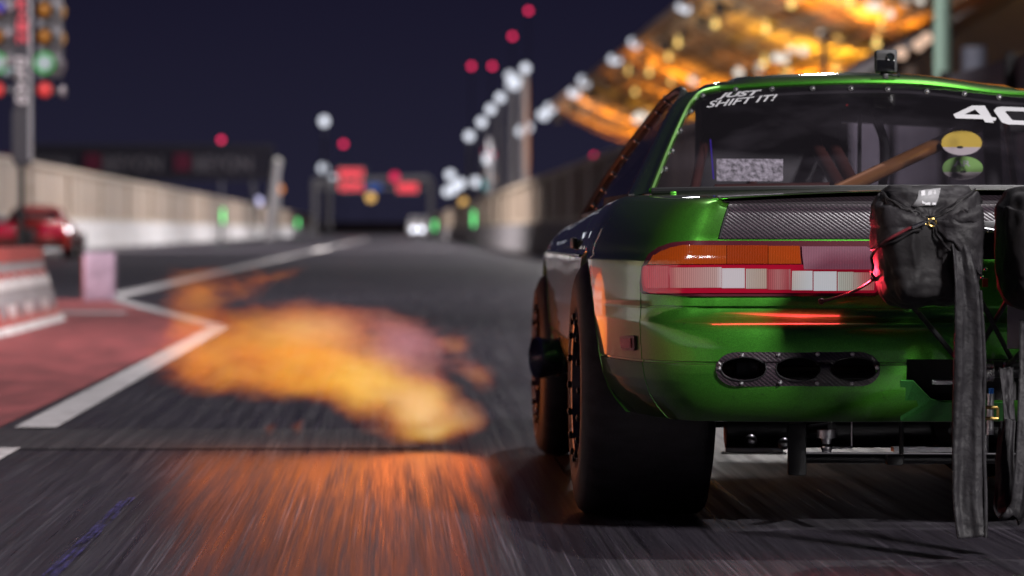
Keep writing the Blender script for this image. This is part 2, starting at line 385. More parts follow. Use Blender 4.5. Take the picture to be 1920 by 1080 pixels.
REAR = [(.20, .16), (.275, .105), (.285, .085), (.30, .06), (.325, .035), (.36, .014), (.40, .002), (.415, .000), (.4205, .000), (.4225, .007), (.4265, .007), (.4285, .002), (.47, .002), (.50, .006), (.512, .012), (.518, .020), (.526, .044), (.535, .060), (.548, .068),
        (.5515, .069), (.5525, .083), (.5565, .083), (.5575, .070), (.57, .071), (.582, .074), (.712, .090), (.725, .100), (.76, .14), (.785, .172), (.797, .19), (.803, .215), (.808, .27)]
SIDE = [(.20, .16), (.26, .095), (.286, .072), (.315, .046), (.342, .028), (.38, .014), (.415, .008), (.4205, .007), (.4225, .011), (.4265, .011), (.4285, .006), (.47, .003), (.52, 0), (.60, 0), (.66, .001), (.668, .002), (.672, .006), (.70, .014), (.73, .028), (.76, .047), (.785, .067), (.80, .086), (.806, .10), (.812, .13)]
LIFT = [(8.5, 0), (9.3, .11), (9.8, .07), (11.45, -.26), (12.8, -.45)]   # the beltline falls towards the nose
def S(s, z, off=0.0):
    "a point of the body skin: s along the outline (negative = left half), z height"
    p, n = outline(abs(s)); wr = n.y * n.y if n.y < 0 else 0; ws = 1 - wr
    k = wr ** 1.3
    side = interp(SIDE, z)
    ins = k * interp(REAR, z) + (1 - k) * side - off
    q = p - n * ins
    zz = z
    if z > .66: zz = .66 + (z - .66) * (1 + interp(LIFT, p.y))
    if p.y > 11.9 and zz > .45: zz = .45 + (zz - .45) * (1 - .22 * min(1, (p.y - 11.9) / .9))
    if p.y < 9.3 and zz < .284: zz = .284 + (zz - .284) * .05
    return W(q.x if s <= 0 else -q.x, q.y, zz)

# positions along the outline that the seams need
def s_of(cond):
    k = next(i for i, p in enumerate(_sp) if cond(p)); return _len[k]
S_SEAM = s_of(lambda p: p.y > 8.635)
S_DOOR0 = s_of(lambda p: p.y > 9.93); S_DOOR1 = s_of(lambda p: p.y > 11.15)
svals = set()
x = 0
while x < LT:
    svals.add(round(x, 4)); x += .008 if .22 < x < .66 else .02 if x < 1.0 else (.02 if x < 2.6 else .03)
for c in (S_SEAM, S_DOOR0, S_DOOR1):
    svals = {v for v in svals if abs(v - c) > .012}
    svals |= {round(c - .003, 4), round(c - .0012, 4), round(c + .0012, 4), round(c + .003, 4)}
svals |= {round(LT, 4)}
svals = sorted(svals)
zvals = sorted({a for a, _ in REAR} | {a for a, _ in SIDE} | {.376, .388, .3835, .396, .402, .409, .435, .4395, .444, .455, .485, .338, .60, .62, .64, .685, .235})
zvals = [z for z in zvals if z <= .8081]
full = [-v for v in reversed(svals)] + svals[1:]
def skin(s, z):
    off = 0
    a = abs(s)
    for c in (S_SEAM, S_DOOR0, S_DOOR1):
        if abs(a - c) < .002 and (c != S_SEAM or z < .584): off = -.008
    return S(s, z, off)
SKIN = [[skin(s, z) for s in full] for z in zvals]
ARCHES = ((9.40, .33, .352), (11.92, .31, .335))
VENT = dict(px0=1344, px1=1651, py0=660, py1=723)
def proj(p):
    q = CM.transposed() @ (p - CP); return 960 + F * q.x / -q.z, 540 - F * q.y / -q.z
panels = {'body_shell': M(), 'rear_bumper': M(), 'door': M(), 'far_door': M()}
nS = len(full)
vid = {}
def arch_hit(s, p):
    if abs(s) < S_SEAM + .05: return None
    for ya, za, ra in ARCHES:
        d = Vector((p.y - ya, p.z - za))
        if d.length < ra and p.z < 0.75: return ya, za, ra, d
    return None
bvh_v, bvh_f = [], []
# licence plate recess and vent opening go right through the bumper (u range, z range)
def in_hole(u, z):
    if -.200 < u < .30 and .338 < z < .437: return True
    if -.66 < u < -.24 and .36 < z < .46:
        px, py = proj(S(u, z)); x0, x1, y0, y1 = 1351, 1643, 666, 717
        r = (y1 - y0) / 2; cx = min(max(px, x0 + r * 1.25), x1 - r * 1.25)
        return ((px - cx) / (r * 1.25)) ** 2 + ((py - (y0 + y1) / 2) / r) ** 2 < 1
    return False
faces_by = {k: [] for k in panels}
for i in range(len(zvals) - 1):
    for j in range(nS - 1):
        sm = (full[j] + full[j + 1]) / 2; zm = (zvals[i] + zvals[i + 1]) / 2; a = abs(sm)
        quad = [(i, j), (i, j + 1), (i + 1, j + 1), (i + 1, j)]
        pts = [SKIN[q[0]][q[1]] for q in quad]
        if all(arch_hit(full[q[1]], SKIN[q[0]][q[1]]) for q in quad): continue
        c = sum(pts, Vector()) / 4
        if a < .7 and in_hole(sm, zm):
            n0 = len(bvh_v); bvh_v += [p.copy() for p in pts]; bvh_f.append((n0, n0 + 1, n0 + 2, n0 + 3)); continue
        if a < S_SEAM and zm < .583: k = 'rear_bumper'
        elif S_DOOR0 < a < S_DOOR1 and zm > .30: k = 'door' if sm < 0 else 'far_door'
        else: k = 'body_shell'
        if a > S_DOOR0 and zm < .235 and False: continue
        faces_by[k].append(quad)
for k, fl in faces_by.items():
    m = panels[k]; loc = {}
    for quad in fl:
        f = []
        for q in quad:
            if q not in loc:
                p = SKIN[q[0]][q[1]].copy(); h = arch_hit(full[q[1]], p)
                if h:
                    ya, za, ra, d = h
                    d = d.normalized() * ra if d.length > 1e-4 else Vector((0, ra)); p.y = ya + d.x; p.z = za + d.y
                loc[q] = len(m.v); m.v.append(p)
            f.append(loc[q])
        m.f.append(tuple(f))
    n0 = len(bvh_v); bvh_v += [v.copy() for v in m.v]; bvh_f += [tuple(n0 + i for i in f) for f in m.f]
top = SKIN[-1]
# deck: rows across the car between matching points of the two sides
half = len(svals) - 1
deck = []
for j in range(0, half + 1, 1):
    L_ = top[half - j]; R_ = top[half + j]
    if j == 0: deck.append([L_.copy() for _ in range(13)]); continue
    row = []
    for q in range(13):
        t = q / 12; p = L_.lerp(R_, t); p.z += .022 * (1 - (2 * t - 1) ** 2) * min(1, j / 30); row.append(p)
    deck.append(row)
# keep the cabin floor open: only boot deck and bonnet
cut0 = next(j for j in range(half) if deck[j][0].y > 9.34); cut1 = next(j for j in range(half) if deck[j][0].y > 11.55)
panels['body_shell'].grid(deck[:cut0 + 1]); panels['body_shell'].grid(deck[cut1:])
n0 = len(bvh_v)
bvh = BVHTree.FromPolygons([tuple(v) for v in bvh_v], bvh_f)
def hit(px, py, off=0.0, tree=None):
    d = ray(px, py); r = (tree or bvh).ray_cast(CP, d)
    if r[0] is None: return None
    n = r[1].normalized()
    if n.dot(d) > 0: n = -n
    return r[0] + n * off
def mkpanel(name, key, kind_mat=GREEN, label=None):
    o = panels[key].build(name, kind_mat, car, angle=38)
    return o
shell = mkpanel('body_shell', 'body_shell'); bump = mkpanel('rear_bumper', 'rear_bumper')
door = mkpanel('door', 'door'); fdoor = mkpanel('door', 'far_door')
# rolled lips of the wheel arches
for side in (-1, 1):
    for ya, za, ra in ARCHES:
        rows = [[], []]
        for k in range(41):
            a = R(-4 + 188 * k / 40); y = ya + math.cos(a) * ra; z = za + math.sin(a) * ra
            s0 = s_of(lambda p: p.y > y) if y > 8.42 else 0
            p = S(side * s0, z, .0015); q = p.copy(); q.x -= side * .05
            rows[0].append(p); rows[1].append(q)
        M().grid(rows).build('arch_lip', GREEN, shell, solid=.004)
# inner tub and floor, so that the openings look into darkness
t = M()
t.box((CX, 9.05, .56), (1.25, .04, .30)); t.box((CX, 8.72, .40), (1.2, .02, .22)); t.box((CX - .01, 10.7, .30), (1.50, 2.6, .05)); t.box((CX, 11.55, .62), (1.46, .03, .4))
for sd in (-1, 1): t.box((CX + sd * .52, 9.35, .56), (.03, 1.2, .46)); t.box((CX + sd * .83, 10.65, .5), (.03, 1.3, .42))
t.build('inner_tub', DARK, car, smooth=False)
# sill under the door
for sd in (-1, 1):
    rows = []
    for z, o in ((.20, .10), (.22, .035), (.255, .010), (.29, .012)):
        rows.append([S(sd * (S_DOOR0 - .2 + 1.55 * k / 30), max(z, .24), -.05 + .05 - o + .02) + Vector((0, 0, min(0, z - .24))) for k in range(31)])
    M().grid(rows).build('side_skirt', GREEN, car)

# ---- boot lid: carbon sheet over the deck and the upper tail
lid = M(); rows = []
LU = [-.655 + 1.31 * k / 44 for k in range(45)]
for z in (.7155, .72, .73, .745, .76, .775, .787, .797, .801):
    rows.append([S(u, z, .004 + (.012 if z > .79 else 0)) for u in LU])
for Yd, zz in ((8.655, .826), (8.72, .829), (8.9, .835), (9.1, .842), (9.26, .846)):
    rows.append([W(u * (1 - .05 * (Yd - 8.6)), Yd, zz - .030 * (u / .655) ** 2 * .6) for u in LU])
lid.grid(rows).build('boot_lid', CARBON, car, angle=50)
for sd in (-1, 1):
    seam = M(); seam.tube([S(sd * .657, z, .002) for z in (.715, .74, .77, .79, .80)] + [W(sd * .64, 8.66, .812), W(sd * .62, 9.2, .823)], .0035, 6); seam.build('boot_gap', BLACK, car)

# ---- greenhouse (all points car-local u, Y, z)
def pxl(px, py, Y): return P(px, py, Y)
edge = [P(1222, 360, 9.30), P(1253, 283, 9.64), P(1284, 214, 9.92), P(1297, 193, 10.02), P(1316, 176, 10.10), P(1350, 168, 10.14)]
def mir(p):                     # mirror across the centre plane of the car
    d = p - Vector((CX, CYR, 0)); c, s_ = math.cos(TH), math.sin(TH)
    u = d.x * c + d.y * s_; dy = -d.x * s_ + d.y * c
    return W(-u, CYR + dy, p.z)
# top edge of the rear window
topc = [P(1350, 168, 10.14), P(1448, 166, 10.10), P(1560, 166, 10.06), P(1664, 169, 10.04)]
tops = topc + [mir(p) for p in reversed(topc[:-1])]
L_ = spline(edge, 26)
def glass_rows(off=0):
    rows = []
    for k, p in enumerate(L_):
        q = mir(p); v = k / 25; row = []
        for j in range(33):
            t = j / 32; x_ = p.lerp(q, t); cr = 1 - (2 * t - 1) ** 2
            x_.y -= (.13 - .03 * v) * cr + off; x_.z += cr * (.006 + .010 * v ** 2) - .022 * v * math.exp(-((t - .86) / .20) ** 2)
            row.append(x_)
        rows.append(row)
    return rows
GR = glass_rows()
gm = M().grid(GR); gb = BVHTree.FromPolygons([tuple(v) for v in gm.v], gm.f)
rw = gm.build('rear_window', GLASS, car, angle=60)
# roof edge follows the last glass row; roof skin ahead of it
roof = M(); rows = [GR[-1]]
base_row = GR[-1]
for Yo, lift, wid in ((.03, .010, 1.0), (.10, .022, 1.035), (.25, .036, 1.06), (.5, .046, 1.07), (.8, .044, 1.06), (1.05, .030, 1.03), (1.2, .008, 1.0)):
    row = []
    for j, p in enumerate(base_row):
        u = p.x - CX; q = Vector((CX + u * wid, p.y + Yo, p.z + lift * (1 if 3 < j < 29 else .75)))
        cr = 1 - (2 * j / 32 - 1) ** 2
        q.z += .004 * cr - (.02 if j in (0, 32) else .004 if j in (1, 31) else 0); row.append(q)
    rows.append(row)
ROOFROWS = rows
roof.grid(rows).build('roof', GREEN, car, angle=60)
RTREE = BVHTree.FromPolygons([tuple(v) for v in roof.v], roof.f)
# C pillar: from the window edge out to the rear edge of the side window
PIL = [P(1176, 380, 9.72), P(1203, 330, 9.95), P(1238, 255, 10.22), P(1262, 205, 10.36), P(1282, 176, 10.42)]
pw = spline(PIL, 26)
for sd in (-1, 1):
    rows = []
    for k in range(26):
        a = L_[k] if k < 26 else L_[-1]; b = pw[k]
        if sd > 0: a, b = mir(a), mir(b)
        row = []
        for j in range(7):
            t = j / 6; p = a.lerp(b, t); p.x += (-1 if sd < 0 else 1) * .030 * math.sin(math.pi * t); row.append(p)
        rows.append(row)
    M().grid(rows).build('rear_pillar', GREEN, car, angle=60)
# filler from pillar top to roof rail, bright edge trim round the window
for sd in (-1, 1):
    pts = [r[0] for r in ROOFROWS] if sd < 0 else [r[-1] for r in ROOFROWS]
    wa = pw[-1] if sd < 0 else mir(pw[-1])
    a2 = L_[-1] if sd < 0 else mir(L_[-1])
    m_ = M().grid([[a2, pts[1], pts[2], pts[3]], [wa, wa.lerp(pts[3], .35), wa.lerp(pts[3], .7), pts[3]]]); m_.build('roof_corner', GREEN, car)
edge_all = L_ + [p for p in GR[-1][1:-1]] + [mir(p) for p in reversed(L_)]
M().tube([p + Vector((0, -.004, .003)) for p in edge_all], .0085, 8).build('window_trim', GREEN, rw)
# side windows with frame
A_low = P(1096, 408, 11.45); A_mid = P(1140, 335, 11.30); A_hi = P(1200, 252, 11.05); A_top = P(1252, 186, 10.82)
belt = [PIL[0], P(1150, 390, 10.1), P(1120, 402, 10.8), A_low]
rail = [PIL[-1], P(1276, 172, 10.55), P(1266, 176, 10.7), A_top]
for sd in (-1, 1):
    f = (lambda p: p) if sd < 0 else mir
    bl = spline(belt, 14); up = spline([PIL[0], PIL[2], PIL[-1], P(1270, 174, 10.62), A_top, A_hi, A_mid, A_low], 40)
    # glass: fan rows between pillar edge and A pillar
    ap = spline([A_low, A_mid, A_hi, A_top], 26)
    rows = [[f(pw[k].lerp(ap[k], j / 10)) for j in range(11)] for k in range(26)]
    sw = M().grid(rows).build('side_window', SIDEGLASS, car, angle=60)
    M().tube([f(p + Vector((-.004, 0, 0))) for p in pw], .005, 6).build('window_seal', BLACK, sw)
    M().tube([f(p) for p in ap], .016, 8).build('front_pillar', BLACK, car)
    fr = M().tube([f(p + Vector((-.003, 0, .004))) for p in bl], .009, 6); fr.tube([f(p) for p in spline([pw[-1], P(1274, 170, 10.6), A_top], 8)], .013, 8); fr.build('window_frame', BLACK, sw)
    for k in range(3, 25, 3):
        bt = M(); bt.ball(f(ap[k].lerp(pw[k], .12) + Vector((-.006, 0, 0))), .006, 8, 5); bt.build('window_bolt', CHROME, sw)
    # strip between the beltline and the body skin
    rows = [[f(p) for p in bl], []]
    for p in bl:
        y = p.y; s0 = s_of(lambda q: q.y > y); rows[1].append(S(sd * s0, .8081))
    M().grid(rows).build('belt_strip', GREEN, car)
# windscreen
ws0 = [f for f in [P(1096, 408, 11.45)]]
a, b = ROOFROWS[-1][0], ROOFROWS[-1][-1]
rows = []
for k in range(10):
    v = k / 9; l = A_low.lerp(a, v); r_ = mir(A_low).lerp(b, v); row = []
    for j in range(17):
        t = j / 16; p = l.lerp(r_, t); cr = 1 - (2 * t - 1) ** 2; p.y += .14 * cr * (1 - .5 * v); p.z += .055 * cr * v; row.append(p)
    rows.append(row)
M().grid(rows).build('windscreen', SCREEN, car, angle=60)
# lower edge of the rear window: black gasket and ledge
lo = GR[0]
M().tube([p + Vector((0, -.012, .002)) for p in lo], .009, 8).build('window_gasket', BLACK, rw)
# bolts round the rear window
bolt_px = [(1248, 320), (1261, 286), (1276, 248), (1296, 212), (1318, 182), (1380, 171), (1448, 170), (1524, 169), (1596, 169), (1665, 171), (1738, 175), (1808, 179), (1873, 185)]
for px, py in bolt_px:
    p = hit(px, py, .004, gb)
    if p is None: continue
    M().lathe([(0, .0075), (.004, .0075), (.004, .005), (.0075, .0035), (.008, .0001)], p, (-.15, -1, .35), 10).build('bolt', CHROME, rw)

# ---- tail light cluster
def lens_mat(name, col, es, rib=0, axis='X', rough=.12, base=None):
    m = mat(name, base or tuple(x * .45 for x in col), rough, 0, coat=.6, emit=col, es=es)
    t = m.node_tree; b = t.nodes['Principled BSDF']
    if rib:
        tcn = t.nodes.new('ShaderNodeTexCoord'); wv = t.nodes.new('ShaderNodeTexWave'); wv.bands_direction = axis; wv.inputs['Scale'].default_value = rib
        t.links.new(tcn.outputs['Object'], wv.inputs['Vector'])
        mr = t.nodes.new('ShaderNodeMapRange'); mr.inputs[3].default_value = es * .72; mr.inputs[4].default_value = es * 1.18
        t.links.new(wv.outputs['Fac'], mr.inputs[0]); t.links.new(mr.outputs[0], b.inputs['Emission Strength'])
        bp = t.nodes.new('ShaderNodeBump'); bp.inputs['Strength'].default_value = .3; bp.inputs['Distance'].default_value = .003
        t.links.new(wv.outputs['Fac'], bp.inputs['Height']); t.links.new(bp.outputs[0], b.inputs['Normal'])
    return m
LENS_AMBER = lens_mat('amber_lens', (.26, .038, .003), .62, 82)
LENS_AMBER2 = lens_mat('amber_lens_dark', (.26, .030, .002), .42, 82)
LENS_RED = lens_mat('red_lens', (.24, .003, .016), .75)
LENS_PINK = lens_mat('red_ribbed_lens', (.30, .05, .06), .7, 82, base=(.3, .02, .03))
LENS_WARM = lens_mat('lit_ribbed_lens', (.36, .25, .20), .85, 82, base=(.2, .06, .06))
LENS_HOT = lens_mat('lit_bulb_lens', (.36, .37, .42), .86, 0, base=(.3, .25, .25))
LENS_PALE = lens_mat('lit_pale_lens', (.36, .36, .28), .85, 82, base=(.35, .25, .2))
LENS_CLEAR = lens_mat('reverse_lens', (.18, .055, .085), .85, 82, base=(.06, .04, .05))
LENS_SEAM = mat('lens_seam', (.25, .012, .03), .3, emit=(.3, .01, .03), es=.5)
def patch(rows, n, off, sub=6, back=-.002):
    ys = [r[0] for r in rows]; fine = []
    for a, b in zip(rows, rows[1:]):
        for k in range(sub): t = k / sub; fine.append(tuple(a[i] + (b[i] - a[i]) * t for i in range(3)))
    fine.append(rows[-1])
    def pts(o): return [[hit(xl + (xr - xl) * j / n, y, o) for j in range(n + 1)] for y, xl, xr in fine]
    g_ = pts(off); m = M(); m.grid(g_)
    b_ = pts(back)
    loop = lambda q: q[0] + [r[-1] for r in q[1:]] + q[-1][::-1][1:] + [r[0] for r in q[-2:0:-1]]
    lf, lb = loop(g_), loop(b_); m.grid([lf + [lf[0]], lb + [lb[0]]])
    return m
def brake_mat():
    m = mat('brake_lens', (.05, .012, .014), .14, coat=.6, spec=.3); t = m.node_tree; b = t.nodes['Principled BSDF']; L = t.links
    tcn = t.nodes.new('ShaderNodeTexCoord'); sp = t.nodes.new('ShaderNodeSeparateXYZ'); L.new(tcn.outputs['Object'], sp.inputs[0])
    ab = t.nodes.new('ShaderNodeMath'); ab.operation = 'ABSOLUTE'; L.new(sp.outputs[0], ab.inputs[0])
    mr = t.nodes.new('ShaderNodeMapRange'); mr.inputs[1].default_value = .790; mr.inputs[2].default_value = .254; L.new(ab.outputs[0], mr.inputs[0])
    rp = t.nodes.new('ShaderNodeValToRGB'); ce = rp.color_ramp
    st = [(0, (.36, .020, .035)), (.10, (.36, .07, .085)), (.115, (.34, .10, .10)), (.13, (.40, .16, .15)), (.30, (.42, .30, .28)), (.335, (.47, .47, .50)), (.42, (.47, .47, .50)), (.435, (.37, .35, .31)), (.515, (.36, .31, .25)), (.525, (.30, .045, .055)), (.57, (.34, .13, .13)), (.615, (.28, .04, .05)),
          (.632, (.42, .38, .36)), (.70, (.46, .46, .48)), (.72, (.48, .48, .51)), (.82, (.48, .48, .51)), (.835, (.37, .37, .33)), (.89, (.37, .34, .30)), (.94, (.40, .14, .13)), (1, (.36, .06, .07))]
    ce.elements[0].position, ce.elements[0].color = st[0][0], st[0][1] + (1,); ce.elements[1].position, ce.elements[1].color = st[-1][0], st[-1][1] + (1,)
    for p_, c_ in st[1:-1]: e_ = ce.elements.new(p_); e_.color = c_ + (1,)
    L.new(mr.outputs[0], rp.inputs[0]); L.new(rp.outputs[0], b.inputs['Emission Color'])
    wv = t.nodes.new('ShaderNodeTexWave'); wv.bands_direction = 'X'; wv.inputs['Scale'].default_value = 70; L.new(tcn.outputs['Object'], wv.inputs['Vector'])
    # the ribs fade where the bulb burns through
    sat = t.nodes.new('ShaderNodeSeparateColor'); L.new(rp.outputs[0], sat.inputs[0])
    dp = t.nodes.new('ShaderNodeMapRange'); dp.inputs[1].default_value = .28; dp.inputs[2].default_value = .42; dp.inputs[3].default_value = .34; dp.inputs[4].default_value = .04; L.new(sat.outputs[2], dp.inputs[0])
    iv = t.nodes.new('ShaderNodeMath'); iv.operation = 'SUBTRACT'; iv.inputs[0].default_value = 1; L.new(wv.outputs['Fac'], iv.inputs[1])
    ml = t.nodes.new('ShaderNodeMath'); ml.operation = 'MULTIPLY'; L.new(iv.outputs[0], ml.inputs[0]); L.new(dp.outputs[0], ml.inputs[1])
    es = t.nodes.new('ShaderNodeMath'); es.operation = 'SUBTRACT'; es.inputs[0].default_value = .98; L.new(ml.outputs[0], es.inputs[1]); L.new(es.outputs[0], b.inputs['Emission Strength'])
    bp = t.nodes.new('ShaderNodeBump'); bp.inputs['Strength'].default_value = .25; bp.inputs['Distance'].default_value = .002; L.new(wv.outputs['Fac'], bp.inputs['Height']); L.new(bp.outputs[0], b.inputs['Normal'])
    return m
LENS_BRAKE = brake_mat()
hs = patch([(452, 1296, 1642), (456, 1262, 1648), (464, 1238, 1652), (478, 1219, 1655), (500, 1207, 1656), (530, 1203, 1656), (546, 1204, 1654), (551, 1210, 1650), (556.5, 1300, 1640)], 40, .006, 3)
tail = hs.build('tail_light', mat('tail_light_housing', (.06, .008, .015), .25, coat=.6), car, angle=50)
def lens(name, rows, mt, off=.012, n=12, sub=4): return patch(rows, n, off, sub).build(name, mt, tail, angle=40)
lens('turn_signal_lens', [(461, 1284, 1362), (466, 1262, 1362), (474, 1243, 1362), (484, 1230, 1362), (495.5, 1221, 1362)], LENS_AMBER)
lens('turn_signal_lens', [(461, 1363, 1440), (495.5, 1363, 1440)], LENS_AMBER2)
lens('turn_signal_lens', [(462, 1441, 1499), (495.5, 1441, 1502)], LENS_AMBER)
lens('reverse_lens', [(463, 1503, 1624), (468, 1503.5, 1632), (478, 1504, 1634), (506, 1507, 1634)], LENS_CLEAR)
lens('red_lens', [(497, 1218, 1645), (500, 1212, 1646), (508, 1210, 1647), (530, 1210, 1647), (545, 1213, 1645), (550, 1226, 1640)], LENS_RED, .010, 40, 3)
lens('brake_lens', [(499, 1216, 1258), (512, 1215, 1258), (535, 1216, 1258), (540, 1220, 1258)], LENS_BRAKE, .0125)
lens('brake_lens', [(502, 1259, 1353), (540, 1260, 1353)], LENS_BRAKE, .0125)
lens('brake_lens', [(504, 1353.5, 1397), (541, 1353.5, 1397)], LENS_BRAKE, .0125)
lens('brake_lens', [(505, 1399, 1439), (542, 1399, 1439)], LENS_BRAKE, .0125)
lens('brake_lens', [(506, 1440, 1482), (544, 1440, 1482)], LENS_BRAKE, .0125)
lens('brake_lens', [(509, 1485, 1523), (545, 1484, 1523)], LENS_BRAKE, .0125)
lens('brake_lens', [(510, 1525, 1568), (546, 1525, 1568)], LENS_BRAKE, .0125)
lens('brake_lens', [(511, 1570, 1600), (546, 1570, 1600)], LENS_BRAKE, .0125)
lens('brake_lens', [(512, 1600.5, 1640), (545, 1600.5, 1638)], LENS_BRAKE, .0125)
# right hand cluster of the same shape, beyond the parachutes (mirrored)
def mirror_obj(o, parent):
    c = o.copy(); c.data = o.data.copy(); COL.objects.link(c); c.parent = parent; BASE[c.name] = BASE[o.name]
    b = BASE[o.name]
    for v in c.data.vertices: v.co = mir(v.co + b) - b
    c.data.flip_normals()
    for ch in list(o.children): mirror_obj(ch, c)
    return c
mirror_obj(tail, car)
# the light the brake lamps throw on boot lid, bumper and parachute pack
def lens_lamp(loc, aim, size, power, name='brake_lamp'):
    d = bpy.data.lights.new(name, 'AREA'); o = bpy.data.objects.new(name, d); COL.objects.link(o)
    d.shape = 'RECTANGLE'; d.size, d.size_y = size; d.energy = power; d.color = (1, .03, .06); d.spread = R(110)
    o.location = loc; o.rotation_euler = Vector(aim).to_track_quat('-Z', 'Y').to_euler()
lens_lamp(hit(1590, 522, .035), P(1652, 500, 8.12) - P(1590, 522, 8.42), (.05, .03), 1.2)
lens_lamp(hit(1500, 498, .022), (0, -.25, 1), (.30, .02), .12)
lens_lamp(hit(1450, 549, .022), (0, -.5, -1), (.32, .02), .25)

# ---- side marker on the quarter
mk = patch([(629, 1170, 1190), (632, 1166, 1193), (652, 1168, 1194), (657, 1172, 1192)], 8, .006, 2)
sm = mk.build('side_marker', mat('dark_red_trim', (.05, .004, .01), .3, coat=.5), car)
patch([(634, 1169, 1188), (652, 1170, 1189)], 6, .0085, 3).build('marker_lens', mat('marker_lens', (.30, .05, .05), .2, coat=.8), sm)

# ---- carbon vent plate with three oval openings
def holed_plate(outer, holes, off, thick=.006):
    bm = bmesh.new(); edges = []
    for lp in [outer] + holes:
        vs = [bm.verts.new((x, y, 0)) for x, y in lp]
        for a, b in zip(vs, vs[1:] + vs[:1]): edges.append(bm.edges.new((a, b)))
    bmesh.ops.triangle_fill(bm, use_beauty=True, edges=edges)
    bm.verts.index_update(); m = M(); pv = [(v.co.x, v.co.y) for v in bm.verts]
    m.v = [hit(x, y, off) for x, y in pv]; m.f = [tuple(v.index for v in f.verts) for f in bm.faces]; bm.free()
    for lp in [outer] + holes:
        m.grid([[hit(x, y, off) for x, y in lp + lp[:1]], [hit(x, y, off - thick) for x, y in lp + lp[:1]]])
    return m
def ell(cx, cy_, rx, ry, n=36): return [(cx + rx * math.cos(2 * math.pi * k / n), cy_ + ry * math.sin(2 * math.pi * k / n)) for k in range(n)]
def stadium(x0, x1, y0, y1, n=14):
    r = (y1 - y0) / 2; cy_ = (y0 + y1) / 2; rx = r * 1.25; o = []
    for k in range(n + 1): a = -math.pi / 2 + math.pi * k / n; o.append((x1 - rx + rx * math.cos(a), cy_ + r * math.sin(a)))
    for k in range(n + 1): a = math.pi / 2 + math.pi * k / n; o.append((x0 + rx + rx * math.cos(a), cy_ + r * math.sin(a)))
    return o
vp = holed_plate(stadium(1343, 1650, 660, 723), [ell(1395, 691, 42, 21), ell(1497, 691, 42, 21), ell(1601, 691, 45, 22)], .006)
vent = vp.build('vent_plate', CARBON, car, angle=50)
for cx_, rx in ((1395, 42), (1497, 42), (1601, 45)):
    lp = ell(cx_, 691, rx, 21.5); M().tube([hit(x, y, .007) for x, y in lp + lp[:1]], .0018, 6, cap=False).build('vent_ring', STEELB, vent)
for px, py in ((1392, 666), (1391, 717), (1350, 690), (1460, 665), (1463, 716), (1533, 664), (1532, 717), (1598, 664), (1597, 717), (1644, 689)):
    p = hit(px, py, .006)
    if p: M().lathe([(0, .0052), (.002, .0052), (.0042, .0025), (.0043, .0001)], p, (0, -1, 0), 10).build('screw', ALU, vent)
# things just visible inside the oval openings
b = M(); b.box(P(1400, 693, 8.54), (.055, .04, .042)); b.build('inner_bracket', mat('grey_plastic', (.06, .055, .065), .4), car, bevel=.006)
b = M(); b.tube([P(1330, 697, 8.60), P(1680, 699, 8.60)], .016, 10); b.build('bumper_bar', STEELB, car)

# licence plate recess edge
lpx = [(1690, 676), (1698, 671), (1935, 671), (2050, 671), (2060, 680), (2060, 712), (2035, 714), (2005, 745), (1975, 752), (1770, 752), (1745, 747), (1722, 722), (1712, 714), (1690, 712)]
# lower tail panel below the recess: bright green infill plate with a cut for the tow gear
low = [(1688, 712), (1712, 713), (1722, 724), (1745, 746), (1770, 752), (1880, 753), (1880, 785), (1688, 785)]
v_, f_ = [], []
pts = [hit(min(x, 1905), y, .004) or hit(1800, y, .004) for x, y in low]
m = M(); m.poly(pts); lp_o = m.build('tail_skirt', paint('bright_green_paint', (.05, .30, .06), (.08, .2, .05)), car, smooth=False, solid=.004)
m = M(); m.grid([[P(1692, 672, 8.50), P(1905, 672, 8.50)], [P(1692, 750, 8.50), P(1905, 750, 8.50)]]); m.build('recess_back', DARK, car, smooth=False)
m = M(); m.tube([P(1748, 716, 8.40), P(1800, 716, 8.40)], .006, 8); m.box(P(1768, 718, 8.395), (.035, .012, .008)); m.build('plate_lamp', ALU, car)

